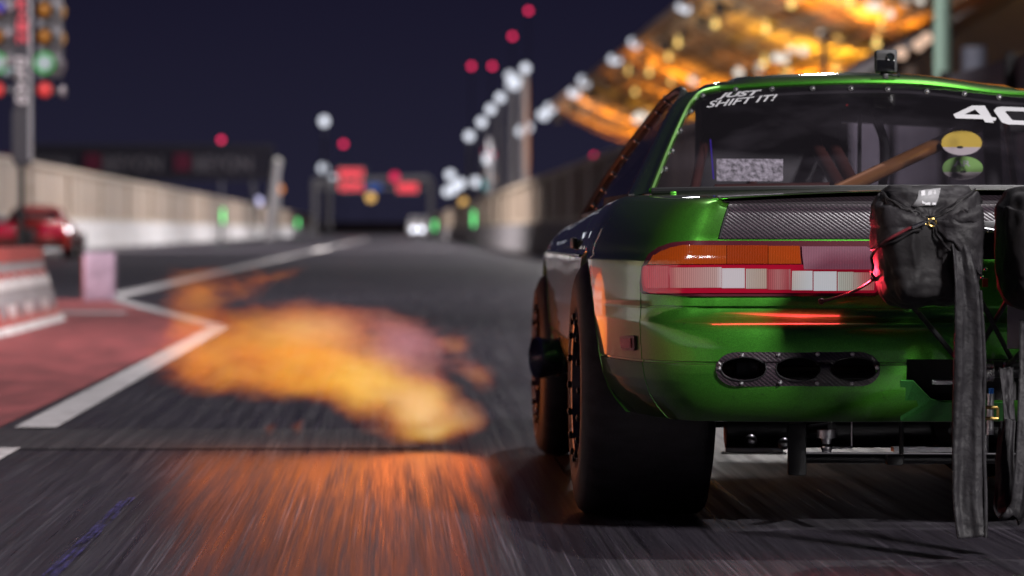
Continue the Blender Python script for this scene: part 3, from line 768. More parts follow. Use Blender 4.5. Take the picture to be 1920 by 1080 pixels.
# ---- wheels
def wheel(name, x_out, y, rad, width, rim_r, flat=True):
    rt = M(); c = Vector((x_out, y, rad - .008))
    b_ = .018
    prof = [(.045, rim_r - .005), (.02, rim_r + .004), (.006, rim_r + .02), (0, rim_r + .05), (.002, rad - .060), (.008, rad - .040), (.018, rad - .022), (.034, rad - .010), (.056, rad - .003), (.08, rad), (width * .5, rad + .002), (width - .08, rad),
            (width - .056, rad - .003), (width - .034, rad - .010), (width - .018, rad - .022), (width - .008, rad - .040), (width, rim_r + .06), (width - .006, rim_r + .02), (width - .045, rim_r - .005)]
    root = bpy.data.objects.new(name, None); COL.objects.link(root); root.parent = car; root.empty_display_size = .1
    BASE[root.name] = BASE[car.name]
    AX = Vector((math.cos(R(.9)), math.sin(R(.9)), 0))
    rt.lathe(prof, c, AX, 72)
    for v in rt.v:
        if v.z < .06:                       # the tyre squats and wrinkles where it meets the track
            k = (.06 - v.z) / .06; v.z = max(v.z, .002); d = (v.x - (x_out + width / 2)) / (width / 2); v.x += .010 * k * d
            v.y += .012 * k * (1 if v.y > y else -1)
    rt.build('tyre', RUBBER, root, angle=50)
    rm = M(); rm.lathe([(.012, rim_r + .008), (.004, rim_r - .002), (.006, rim_r - .018), (.03, rim_r - .022), (.09, rim_r - .03), (.10, rim_r - .06), (.085, .05), (.06, .045), (.058, .002)], c, AX, 48)
    rm.lathe([(.10, rim_r - .03), (width - .03, rim_r - .02), (width - .02, rim_r)], c, AX, 48)
    ro = rm.build('rim', mat('dark_rim', (.10, .09, .10), .35, metal=.8), root, angle=40)
    for k in range(16):
        a = 2 * math.pi * k / 16; p = c + AX * .004 + Vector((-AX.y, AX.x, 0)) * (math.cos(a) * (rim_r - .008)) + Vector((0, 0, math.sin(a) * (rim_r - .008)))
        M().lathe([(0, .009), (-.008, .009), (-.010, .004), (-.0101, .0001)], p, AX, 8).build('rim_bolt', STEELB, ro)
    return root
rw_ = wheel('rear_wheel', .472, CYR, .335, .345, .192)
fw_ = wheel('front_wheel', .472, 11.92, .305, .135, .195)
def mirror_wheel(o):
    r = o.copy(); COL.objects.link(r); r.parent = car; BASE[r.name] = BASE[o.name]
    for ch in o.children: mirror_obj(ch, r)
mirror_wheel(rw_); mirror_wheel(fw_)
# small green spat ahead of the front wheel
sp = M(); sp.tube(spline([P(1012, 705, 12.42), P(1006, 728, 12.40), P(1007, 752, 12.40), P(1013, 762, 12.42)], 10), [.006, .009, .012, .014, .015, .015, .014, .012, .009, .004], 10); sp.build('front_spat', GREEN, car)

# ---- side exit exhaust
ex = P(1013, 671, 11.15); ax = Vector((.93, .30, .02)).normalized()
m = M(); m.lathe([(.10, .050), (-.012, .0605), (-.016, .062), (-.013, .0635), (.004, .063), (.05, .057), (.055, .053), (.075, .049), (.16, .042)], ex, ax, 36)
exh = m.build('exhaust_pipe', mat('blued_exhaust_steel', (.30, .32, .40), .24, metal=.85, nscale=12), car, angle=50)
m = M(); m.lathe([(.050, .0590), (.060, .0590), (.060, .052)], ex, ax, 36); m.build('exhaust_clamp', ALU, exh)
# door handle and small trim on the flank
m = M(); m.box(S(-(S_DOOR0 + .20), .70, .006), (.014, .13, .03)); m.build('door_handle', BLACK, door, bevel=.005)
m = M(); m.tube([S(-(S_DOOR0 - .35 + 1.9 * k / 30), .668, .003) for k in range(31)], .004, 6); m.build('waist_moulding', mat('waist_trim', (.10, .35, .06), .25, metal=.7, coat=1), car)

# ---- under the tail
ug = bpy.data.objects.new('running_gear', None); COL.objects.link(ug); ug.parent = car; BASE['running_gear'] = BASE[car.name]
M().tube([P(1360, 800, 9.4), P(1960, 800, 9.4)], .055, 16).build('axle_tube', STEELB, ug)
M().tube([P(1500, 858, 8.95), P(1960, 860, 8.95)], .014, 12).build('anti_roll_bar', STEELB, ug)
M().box(P(1494, 842, 8.92), (.045, .03, .13)).build('axle_bracket', STEELB, ug, bevel=.006)
M().box(P(1677, 862, 8.90), (.042, .04, .026)).build('bar_clamp', STEELB, ug, bevel=.006)
M().tube([P(1690, 785, 8.9), P(1690, 852, 8.9)], .006, 8).build('hanger_rod', STEELB, ug)
M().tube([P(1597, 780, 8.85), P(1597, 836, 8.85)], .0018, 6).build('brake_line', ALU, ug)
m = M(); m.lathe([(0, .024), (.02, .024), (.02, .015), (.03, .012), (.052, .012), (.055, .011)], P(1550, 806, 8.9), (0, 0, -1), 18); m.tube([P(1552, 839, 8.9), P(1598, 839, 8.9)], .0035, 8); m.build('spring_perch', ALU, ug)
m = M(); m.ball(P(1550, 838, 8.9), .015, 12, 8); m.build('rod_end', CHROME, ug)
M().tube([P(1560, 800, 9.1), P(1430, 815, 9.9)], .012, 10).build('lower_link', STEELB, ug)
m = M(); m.ball(P(1408, 826, 9.3), .016, 12, 8); m.build('rod_end', ALU, ug)
m = M(); m.ball(P(1470, 832, 9.3), .016, 12, 8); m.build('rod_end', ALU, ug)
M().box(P(1414, 839, 10.6), (.17, .02, .026)).build('belly_tray', mat('pale_tray', (.55, .58, .66), .4, metal=.2), ug, smooth=False)
M().tube([P(1352, 849, 10.7), P(1475, 850, 10.7)], .004, 8).build('tray_edge', BLACK, ug)
M().lathe([(0, .10), (.03, .13), (.10, .14), (.18, .11), (.2, .03)], P(1850, 800, 9.28), (0, 1, 0), 24).build('differential', STEELB, ug)
m = M(); m.box(P(1380, 770, 9.9), (.5, .6, .06)); m.box(P(1720, 775, 9.9), (.6, .9, .06)); m.build('floor_pan', DARK, ug, smooth=False)
m = M(); m.box(P(1735, 842, 9.3), (.17, .06, .012)); m.build('exhaust_hanger', ALU, ug)

# ---- parachute mount behind the tail
pm = bpy.data.objects.new('parachute_mount', None); COL.objects.link(pm); pm.parent = car; BASE['parachute_mount'] = BASE[car.name]
for a, b in (((1700, 560, 8.2), (1800, 680, 8.36)), ((1890, 560, 8.2), (1838, 650, 8.34)), ((1838, 560, 8.2), (1905, 690, 8.36)), ((1935, 640, 8.2), (1885, 690, 8.34))):
    M().tube([P(*a), P(*b)], .0062, 10).build('strut', STEELB, pm)
M().tube([P(1840, 692, 8.34), P(1925, 692, 8.34)], .020, 16).build('mount_tube', STEELB, pm)
for k in range(4): M().lathe([(0, .021), (.003, .025), (.006, .021)], P(1843 + k * 5, 697, 8.33), (1, 0, 0), 20).build('spring_coil', CHROME, pm)
M().lathe([(0, .021), (.004, .023), (.008, .021)], P(1879, 694, 8.33), (1, 0, 0), 20).build('mount_ring', CHROME, pm)
m = M(); m.tube([P(1857, 738, 8.25), P(1856, 815, 8.25)], .0085, 12); m.build('release_cylinder', ALU, pm)
m = M(); m.tube([P(1858, 728, 8.25), P(1858, 742, 8.25)], .0065, 10); m.build('blue_cap', mat('blue_anodised', (.02, .12, .45), .3, metal=.6), pm)
m = M(); m.tube([P(1848, 764, 8.24), P(1870, 764, 8.24)], .004, 8); m.tube([P(1846, 784, 8.24), P(1871, 785, 8.24)], .004, 8); m.tube([P(1871, 764, 8.24), P(1871, 785, 8.24)], .003, 8); m.build('cylinder_bracket', BRASS, pm)
m = M(); m.tube([P(1846, 812, 8.28), P(1846, 850, 8.28)], .009, 12); m.build('valve_body', CHROME, pm)
m = M(); m.box(P(1840, 450, 8.40), (.10, .04, .09)); m.build('latch_plate', STEELB, pm, bevel=.004)
m = M(); m.tube([P(1836, 428, 8.3), P(1870, 434, 8.3)], .004, 6); m.build('latch_lever', ALU, pm)
for px, py in ((1837, 427), (1854, 434), (1848, 505), (1842, 520)): M().ball(P(px, py, 8.29), .004, 8, 5).build('latch_pin', CHROME, pm)
m = M(); m.box(P(1847, 530, 8.30), (.012, .012, .02)); m.build('red_tag', mat('red_tag', (.5, .05, .02), .5), pm)
m = M(); c_ = P(1935, 610, 8.28); m.box(c_, (.115, .006, .108)); m.build('clear_plate', mat('clear_plastic', (.45, .44, .46), .25, coat=.5), pm, bevel=.003)

# ---- rear window lettering and stickers
def lettering(txt, x0, y0, x1, y1, shear, off_b, mt, tree, skew=0, off=.003, parent=None, name='lettering', bend=0, sx_=1.0):
    cu = bpy.data.curves.new('txt', 'FONT'); cu.body = txt; cu.shear = shear; cu.offset = off_b; cu.resolution_u = 3
    ob = bpy.data.objects.new('txt', cu); COL.objects.link(ob)
    dg = bpy.context.evaluated_depsgraph_get(); me = bpy.data.meshes.new_from_object(ob.evaluated_get(dg))
    bpy.data.objects.remove(ob)
    xs = [v.co.x for v in me.vertices]; ys = [v.co.y for v in me.vertices]; ax_, bx = min(xs), max(xs); ay, by = min(ys), max(ys)
    m = M()
    for v in me.vertices:
        fx = (v.co.x - ax_) / (bx - ax_); fy = (v.co.y - ay) / (by - ay)
        px = x0 + (x1 - x0) * fx; py = y1 + (y0 - y1) * fy + skew * fx + bend * (fx - .5) ** 2
        if callable(tree): m.v.append(tree(px, py))
        else: m.v.append(hit(px, py, off, tree) or P(px, py, 10))
    m.f = [tuple(p.vertices) for p in me.polygons]
    bpy.data.meshes.remove(me)
    return m.build(name, mt, parent, smooth=False, kind='open')
lettering('JUST', 1343, 177, 1429, 189, .4, .035, WHITE, gb, skew=-7, parent=rw)
lettering('SHIFT IT!', 1325, 192, 1458, 204, .4, .018, WHITE, gb, skew=-14, parent=rw)
# race number, the zero runs out of the frame
def num(poly, name='race_number'):
    m = M(); m.poly([hit(x, y, .004, gb) for x, y in poly]); return m
four = [(1787, 216), (1822, 201), (1846, 201), (1860, 223), (1868, 224), (1866, 232), (1863, 232), (1864, 233), (1846, 232), (1843, 227), (1793, 224)]
bm = None
m = holed_like = M()
outer = [(1787, 217), (1822, 200.5), (1846, 200.5), (1859, 222), (1868, 223.5), (1866, 229), (1861, 229), (1863, 233), (1847, 232), (1843, 226), (1792, 224.5)]
inner = [(1808, 217), (1828, 208), (1838, 218)]
def holed_glass(outer, holes):
    bm = bmesh.new(); edges = []
    for lp in [outer] + holes:
        vs = [bm.verts.new((x, y, 0)) for x, y in lp]
        for a, b in zip(vs, vs[1:] + vs[:1]): edges.append(bm.edges.new((a, b)))
    bmesh.ops.triangle_fill(bm, use_beauty=True, edges=edges); bm.verts.index_update(); m = M()
    m.v = [hit(v.co.x, v.co.y, .004, gb) for v in bm.verts]; m.f = [tuple(v.index for v in f.verts) for f in bm.faces]; bm.free(); return m
holed_glass(outer, [inner]).build('race_number', WHITE, rw, smooth=False)
zo = [(1863, 210), (1868, 204), (1878, 202.5), (1940, 205), (1953, 209), (1966, 228), (1962, 236), (1950, 237.5), (1890, 236), (1878, 232)]
zi = [(1884, 212), (1888, 210.5), (1936, 212.5), (1946, 227), (1942, 229.5), (1898, 228)]
holed_glass(zo, [zi]).build('race_number', WHITE, rw, smooth=False)
# frosted plaque inside the glass
pl = M(); pl.grid([[hit(1343 + 125 * j / 10, 290 + 41 * i / 4 + .5 * j / 10, -.012, gb) for j in range(11)] for i in range(5)])
pq = mat('frosted_sticker', (.22, .21, .23), .7, nscale=30, namt=.85, stretch=(3.2, 1, .8)); pl.build('frosted_plaque', pq, rw, smooth=False, solid=.002)
def disc(cx_, cy_, rx, ry, Y, mt, name, a0=0, a1=360, parent=None):
    m = M(); m.poly([P(cx_ + rx * math.cos(R(a0 + (a1 - a0) * k / 40)), cy_ - ry * math.sin(R(a0 + (a1 - a0) * k / 40)), Y) for k in range(41 if a1 - a0 < 360 else 40)])
    return m.build(name, mt, parent or car, smooth=False, solid=.002)
SG = mat('green_sticker', (.16, .34, .07), .5); SY = mat('yellow_sticker', (.50, .36, .02), .5); SW = mat('pale_sticker', (.42, .38, .38), .5)
st = disc(1805, 315, 38, 22, 10.02, SG, 'oval_sticker', -20, 200); disc(1805, 315, 38, 22, 10.018, SW, 'sticker_band', 200, 340, st)
lettering('AR', 1788, 301, 1820, 312, 0, .02, WHITE, lambda x, y: P(x, y, 10.0), parent=st)
disc(1806, 322, 6, 2.5, 10.0, BLACK, 'sticker_mark', 0, 360, st)
st = disc(1803, 268, 38, 23, 10.22, SY, 'oval_sticker', -20, 200); disc(1803, 268, 38, 23, 10.218, SW, 'sticker_band', 200, 340, st)
disc(1800, 276, 6, 2.5, 10.0, BLACK, 'sticker_mark', 0, 360, st)
# small emblem on the ledge under the glass
lettering('J v', 1280, 352, 1302, 364, .3, .06, CHROME, lambda x, y: P(x, y, 9.26), parent=car, name='emblem')
m = M(); m.box(P(1262, 362, 9.24), (.016, .01, .008)); m.build('washer_jet', GREEN, car, bevel=.002)

# ---- cabin
cg = bpy.data.objects.new('roll_cage', None); COL.objects.link(cg); cg.parent = car; BASE['roll_cage'] = BASE[car.name]
def bar(pts, r, mt, name='cage_bar'): M().tube([P(*p) for p in pts], r, 14).build(name, mt, cg)
bar([(1560, 364, 9.55), (1858, 224, 10.75)], .0205, COPPER)
bar([(1494, 212, 10.75), (1575, 352, 9.95)], .020, CAGE); bar([(1528, 212, 10.75), (1604, 352, 9.95)], .019, CAGE)
bar([(1412, 205, 10.8), (1411, 365, 10.3)], .013, CAGE); bar([(1332, 372, 10.4), (1350, 205, 10.5)], .022, CAGE)
bar([(1300, 366, 10.2), (1325, 250, 10.4), (1345, 205, 10.5)], .014, CAGE)
bar([(1340, 356, 10.0), (1580, 352, 10.0)], .016, CAGE); bar([(1864, 365, 10.5), (1858, 220, 10.6)], .026, DARK); bar([(1905, 365, 10.9), (1885, 220, 10.9)], .010, CAGE)
bar([(1488, 365, 10.9), (1478, 250, 10.9)], .014, DARK)
bar([(1611, 352, 10.2), (1612, 215, 10.5)], .006, BLACK, 'cable')
M().tube(spline([P(1640, 212, 10.4), P(1655, 250, 10.3), P(1662, 290, 10.2), P(1655, 352, 10.1)], 16), .010, 10).build('cable', BLACK, cg)
M().tube(spline([P(1630, 212, 10.45), P(1650, 255, 10.35), P(1653, 300, 10.25), P(1650, 352, 10.15)], 16), .006, 10).build('cable', BLACK, cg)
m = M(); m.box(P(1572, 262, 10.8), (.05, .05, .10)); m.box(P(1580, 292, 10.8), (.03, .05, .06)); m.build('switch_panel', BLACK, cg, bevel=.006)
m = M(); m.ball(P(1537, 229, 10.7), .004, 8, 6); m.build('green_indicator', emitter('green_led', (.02, .5, .2), .9), cg)
m = M(); m.ball(P(1541, 231, 10.7), .004, 8, 6); m.ball(P(1588, 197, 10.7), .002, 8, 6); m.build('red_indicator', emitter('red_led', (.5, .02, .02), .8), cg)
m = M(); m.tube([P(1332, 262, 10.3), P(1338, 335, 10.2)], .002, 6); m.build('blue_light_strip', emitter('blue_strip', (.05, .02, .35), .8), cg)
m = M(); m.ball(P(1492, 254, 10.7), .012, 10, 6, (1, 1, 1.4)); m.build('red_knob', mat('red_knob', (.25, .02, .03), .4), cg)
# headliner, sun strip, seat and dashboard
rows = [[p + Vector((0, 0, -.028)) for p in r] for r in ROOFROWS]
M().grid(rows).build('headliner', DARK, car)
m = M(); m.grid([[P(1335, 178, 11.0), P(1950, 186, 11.0)], [P(1345, 216, 11.05), P(1560, 222, 11.05)][:1] + [P(1950, 250, 11.05)]]); m.build('sun_strip', DARK, car, smooth=False)
seat = M(); seat.box(P(1440, 345, 10.45), (.42, .14, .56)); seat.build('race_seat', mat('black_seat', (.014, .014, .016), .6, nscale=10), car, bevel=.05)
m = M(); m.box(W(0, 11.25, .72), (1.35, .25, .16)); m.build('dashboard', DARK, car, bevel=.03)
for sd in (-1, 1):
    m = M(); m.box(W(sd * .66, 10.0, .78), (.22, 1.1, .10)); m.build('inner_panel', DARK, car, smooth=False)

# ---- action camera on the roof
rp = hit(1660, 152, 0, RTREE) or P(1660, 152, 10.4)
yq = rp.y
gp = thing('action_camera', 'small black action camera on a clip mount on top of the green roof', 'camera', P(1662, 153, yq))
k_ = yq / F
m = M(); m.box(P(1661, 115, yq), (41 * k_, .034, 43 * k_)); body_ = m.build('camera_body', mat('grey_rubber', (.028, .028, .03), .55), gp, bevel=.006)
m = M(); m.box(P(1661, 123, yq - .018), (33 * k_, .003, 22 * k_)); m.build('screen', mat('dark_glass', (.005, .005, .006), .1, coat=.5), body_, bevel=.001)
m = M(); m.box(P(1658, 104, yq - .018), (28 * k_, .002, 8 * k_)); m.build('face_plate', BLACK, body_)
m = M(); m.lathe([(0, .0125), (.006, .012), (.007, .010), (.003, .0085), (.003, .0001)], P(1669, 107, yq - .017), (0, -1, 0), 24); m.build('lens', mat('lens_glass', (.01, .012, .012), .06, coat=1), body_)
m = M(); m.box(P(1660, 144, yq), (.014, .016, 14 * k_)); m.box(P(1657, 152, yq), (.036, .04, 6 * k_)); m.tube([P(1650, 139, yq), P(1674, 140, yq)], .0045, 10); m.build('clip_mount', BLACK, gp, bevel=.0015)
m = M(); m.tube([P(1674, 142, yq), P(1685, 141, yq)], .003, 8); m.lathe([(0, .006), (.005, .0065), (.008, .003), (.0081, .0001)], P(1683, 141, yq), (1, 0, 0), 10); m.build('thumb_screw', BLACK, gp)

# ---- parachute packs hanging behind the tail
def make_pack(px, py, Y, hw, hd, hh, seed):
    c = P(px, py, Y); m = M(); rows = []; N, K = 110, 200
    pw_ = lambda v, e: math.copysign(abs(v) ** e, v)
    for i in range(N + 1):
        ph = -math.pi / 2 + math.pi * i / N; row = []
        for j in range(K):
            th = 2 * math.pi * j / K; e1, e2 = .30, .46
            cx_, sx_ = pw_(math.cos(ph), e1), pw_(math.sin(ph), e1)
            a, d, b = cx_ * pw_(math.cos(th), e2), cx_ * pw_(math.sin(th), e2), sx_
            tap = 1 - .17 * max(0, -b - .25) / .75 + .0 * b
            if b > .7 and a < 0: tap *= 1 - .10 * (b - .7) / .3
            p = Vector((a * hw * tap, d * hd, b * hh))
            out = p.normalized(); front = max(0, -d)
            q = Vector((p.x * 16 + seed, p.y * 16, p.z * 16))
            disp = .010 * mnoise.noise(q) + .005 * mnoise.noise(q * 2.3)
            # folded flaps drawn together at the loop
            ty = .30; aa = abs(a)
            lowl = ty - (.95 if a > 0 else .55) * aa - .06; hil = ty + .34 * aa + .05
            sm_ = lambda x: min(1, max(0, x)) ** 2 * (3 - 2 * min(1, max(0, x)))
            disp -= .026 * sm_((lowl - b) / .05) * front; disp -= .014 * sm_((b - hil) / .04) * front
            disp += .006 * math.exp(-((b - lowl) / .05) ** 2) * front
            ang = math.atan2(b - ty, a); rr = math.hypot(a, b - ty)
            disp += 0.0065 * math.sin(ang * 15 + 2 * math.sin(ang * 5)) * front * min(1, rr * 1.6) * math.exp(-rr * 1.1)
            disp -= .012 * math.exp(-(rr / .14) ** 2) * front
            p += out * disp; row.append(c + p)
        rows.append(row)
    m.grid(rows, close=True)
    return m, c
def ribbon(cpts, widths, wdir=(1, 0, 0), thick=.006, seed=0, n=50, fold=.006):
    cp = spline(cpts, n); rows_f, rows_b = [], []
    for i, p in enumerate(cp):
        wv = interp([(k / (len(widths) - 1), v) for k, v in enumerate(widths)], i / (n - 1)); t = (cp[min(i + 1, n - 1)] - cp[max(i - 1, 0)]).normalized()
        wd = Vector(wdir).normalized(); wd = (wd - t * wd.dot(t)).normalized(); nn = t.cross(wd)
        rf, rb = [], []
        for j in range(11):
            s_ = j / 10 - .5; q = p + wd * wv * s_
            dd = fold * math.sin(j * .75 + seed + 1.0 * math.sin(i * .13)) + fold * .35 * math.sin(j * 2.1 + i * .09) + .004 * mnoise.noise(Vector((j * .5, i * .35, seed)))
            q = q + nn * dd; rf.append(q + nn * thick / 2); rb.append(q - nn * thick / 2)
        rows_f.append(rf); rows_b.append(rb)
    loops = [a + b[::-1] for a, b in zip(rows_f, rows_b)]
    m = M(); m.grid(loops, close=True); m.poly(loops[0][::-1]); m.poly(loops[-1]); return m
m, pc = make_pack(1738, 463, 8.13, .117, .135, .134, 3.1)
pk = m.build('parachute_pack', FABRIC, base=(pc.x, pc.y, pc.z - .134), angle=180)
tag(pk, 'black fabric parachute pack beside the tail light, with brass eyelet, tag and long strap', 'parachute pack')
front = lambda px, py, o=.006: (hit(px, py, o, BVH_PK) or P(px, py, 8.0))
BVH_PK = BVHTree.FromPolygons([tuple(v) for v in m.v], m.f)
def onpack(px, py, o):
    for k in range(60):
        h_ = hit(px + (1738 - px) * k / 60, py + (463 - py) * k / 60 * .3, o, BVH_PK)
        if h_: return h_
    return P(1738, 463, 8.0)
def flap(rows, name, o=.005, n=14, sub=5):
    fine = []
    for a, b in zip(rows, rows[1:]):
        for k in range(sub): t = k / sub; fine.append(tuple(a[i] + (b[i] - a[i]) * t for i in range(3)))
    fine.append(rows[-1]); m = M()
    m.grid([[onpack(xl + (xr - xl) * j / n, y, o + .004 * mnoise.noise(Vector((j * .45, y * .05, 1.7)))) for j in range(n + 1)] for y, xl, xr in fine])
    return m.build(name, FLAPM, pk, angle=180, solid=.0045)
flap([(352, 1668, 1815), (362, 1660, 1822), (374, 1672, 1803), (388, 1697, 1780), (400, 1722, 1759), (407, 1736, 1748)], 'top_flap', .003)
flap([(364, 1820, 1829), (380, 1792, 1834), (400, 1763, 1838), (415, 1747, 1839), (432, 1760, 1839), (450, 1781, 1838), (470, 1801, 1837), (490, 1815, 1836), (515, 1831, 1834)], 'side_flap', .007)
flap([(368, 1652, 1659), (385, 1647, 1691), (400, 1643, 1716), (412, 1640, 1737), (425, 1639, 1728), (440, 1638, 1694), (455, 1638, 1664), (470, 1639, 1643)], 'side_flap', .007)
for a_, b_ in (((1742, 418), (1832, 512)), ((1730, 422), (1642, 468)), ((1657, 366), (1737, 409)), ((1748, 409), (1824, 362))):
    t_ = M(); t_.tube([onpack(a_[0] + (b_[0] - a_[0]) * k / 20, a_[1] + (b_[1] - a_[1]) * k / 20 + 4 * math.sin(k / 20 * math.pi), .010) for k in range(21)], .0028, 6); t_.build('piping', FABRIC, pk)
ring = front(1744, 414, .012); t_ = M()
t_.tube([ring + Vector((math.cos(2 * math.pi * k / 16) * .0085, -.003, math.sin(2 * math.pi * k / 16) * .0085)) for k in range(17)], .0022, 8, cap=False); t_.build('eyelet', BRASS, pk)
t_ = M(); t_.tube([ring + Vector((-.012, -.002, .002)) + Vector((math.cos(2 * math.pi * k / 16) * .0065, 0, math.sin(2 * math.pi * k / 16) * .0065)) for k in range(17)], .002, 8, cap=False); t_.build('eyelet', BRASS, pk)
t_ = M(); t_.tube([front(1712, 427, .016), front(1734, 418, .018)], .0045, 10); t_.tube([front(1734, 418, .018), front(1760, 407, .018)], .0012, 6); t_.build('release_pin', CHROME, pk)
tg = M(); tg.grid([[front(1722, 365, .011), front(1742, 363, .011), front(1764, 362, .011)], [front(1716, 375, .011), front(1737, 374, .011), front(1759, 373, .011)], [front(1712, 386, .011), front(1733, 386, .011), front(1752, 384, .011)]])
tago = tg.build('maker_tag', mat('grey_tag', (.25, .25, .26), .6), pk, solid=.002)
t_ = M()
for k in range(3): t_.poly([front(1722 + k * 11, 384, .014), front(1729 + k * 11, 384, .014), front(1733 + k * 11, 366, .014), front(1726 + k * 11, 366, .014)])
t_.build('tag_mark', WHITE, tago, smooth=False)
cpts = [front(1726, 421, .015), front(1700, 432, .015), front(1668, 452, .014), front(1645, 478, .012), P(1637, 500, 8.10), P(1634, 512, 8.16), P(1638, 522, 8.22), P(1622, 535, 8.33), P(1590, 551, 8.385), P(1540, 566, 8.40)]
t_ = M(); t_.tube(spline(cpts, 50), .0034, 8); cord = t_.build('release_cord', CORD, pk)
t_ = M(); t_.ball(P(1540, 565, 8.40), .0075, 10, 8); t_.build('cord_toggle', CORD, cord)
t_ = M(); t_.ball(P(1637, 523, 8.22), .006, 10, 8); t_.build('cord_knot', CORD, cord)
st_ = ribbon([P(1796, 448, 8.01), P(1806, 490, 7.985), P(1814, 560, 7.985), P(1815, 680, 8.0), P(1813, 800, 8.01), P(1815, 930, 8.0), P(1823, 1008, 7.985)], [.036, .044, .058, .064, .066, .070, .066], thick=.012, seed=1.3, n=70)
so = st_.build('long_strap', STRAPM, pk, angle=180)
t_ = M(); t_.tube(spline([P(1838, 545, 7.975), P(1846, 680, 7.99), P(1844, 800, 8.0), P(1848, 930, 7.99), P(1848, 1008, 7.975)], 40), .0042, 8); t_.build('strap_hem', STRAPM, so)
m, pc2 = make_pack(1985, 468, 8.13, .135, .14, .140, 9.7)
pk2 = m.build('parachute_pack', FABRIC, base=(pc2.x, pc2.y, pc2.z - .14), angle=180)
tag(pk2, 'black fabric parachute pack cut by the edge of the frame, with two hanging loops', 'parachute pack')
st_ = ribbon([P(1886, 690, 8.28), P(1890, 740, 8.25), P(1893, 788, 8.22)], [.034, .026, .026], thick=.006, seed=2, n=24, fold=.002); st_.build('adjuster_strap', STRAPM, pk2, angle=180)
st_ = ribbon([P(1890, 788, 8.20), P(1884, 850, 8.16), P(1885, 910, 8.13), P(1884, 950, 8.10), P(1895, 968, 8.06), P(1912, 950, 8.05), P(1924, 870, 8.05), P(1930, 780, 8.06), P(1934, 600, 8.1)], [.034, .042, .046, .050, .048, .045, .048, .05, .05], wdir=(1, -.4, 0), thick=.005, seed=4, n=70, fold=.005); st_.build('hanging_loop', STRAPM, pk2, angle=180)

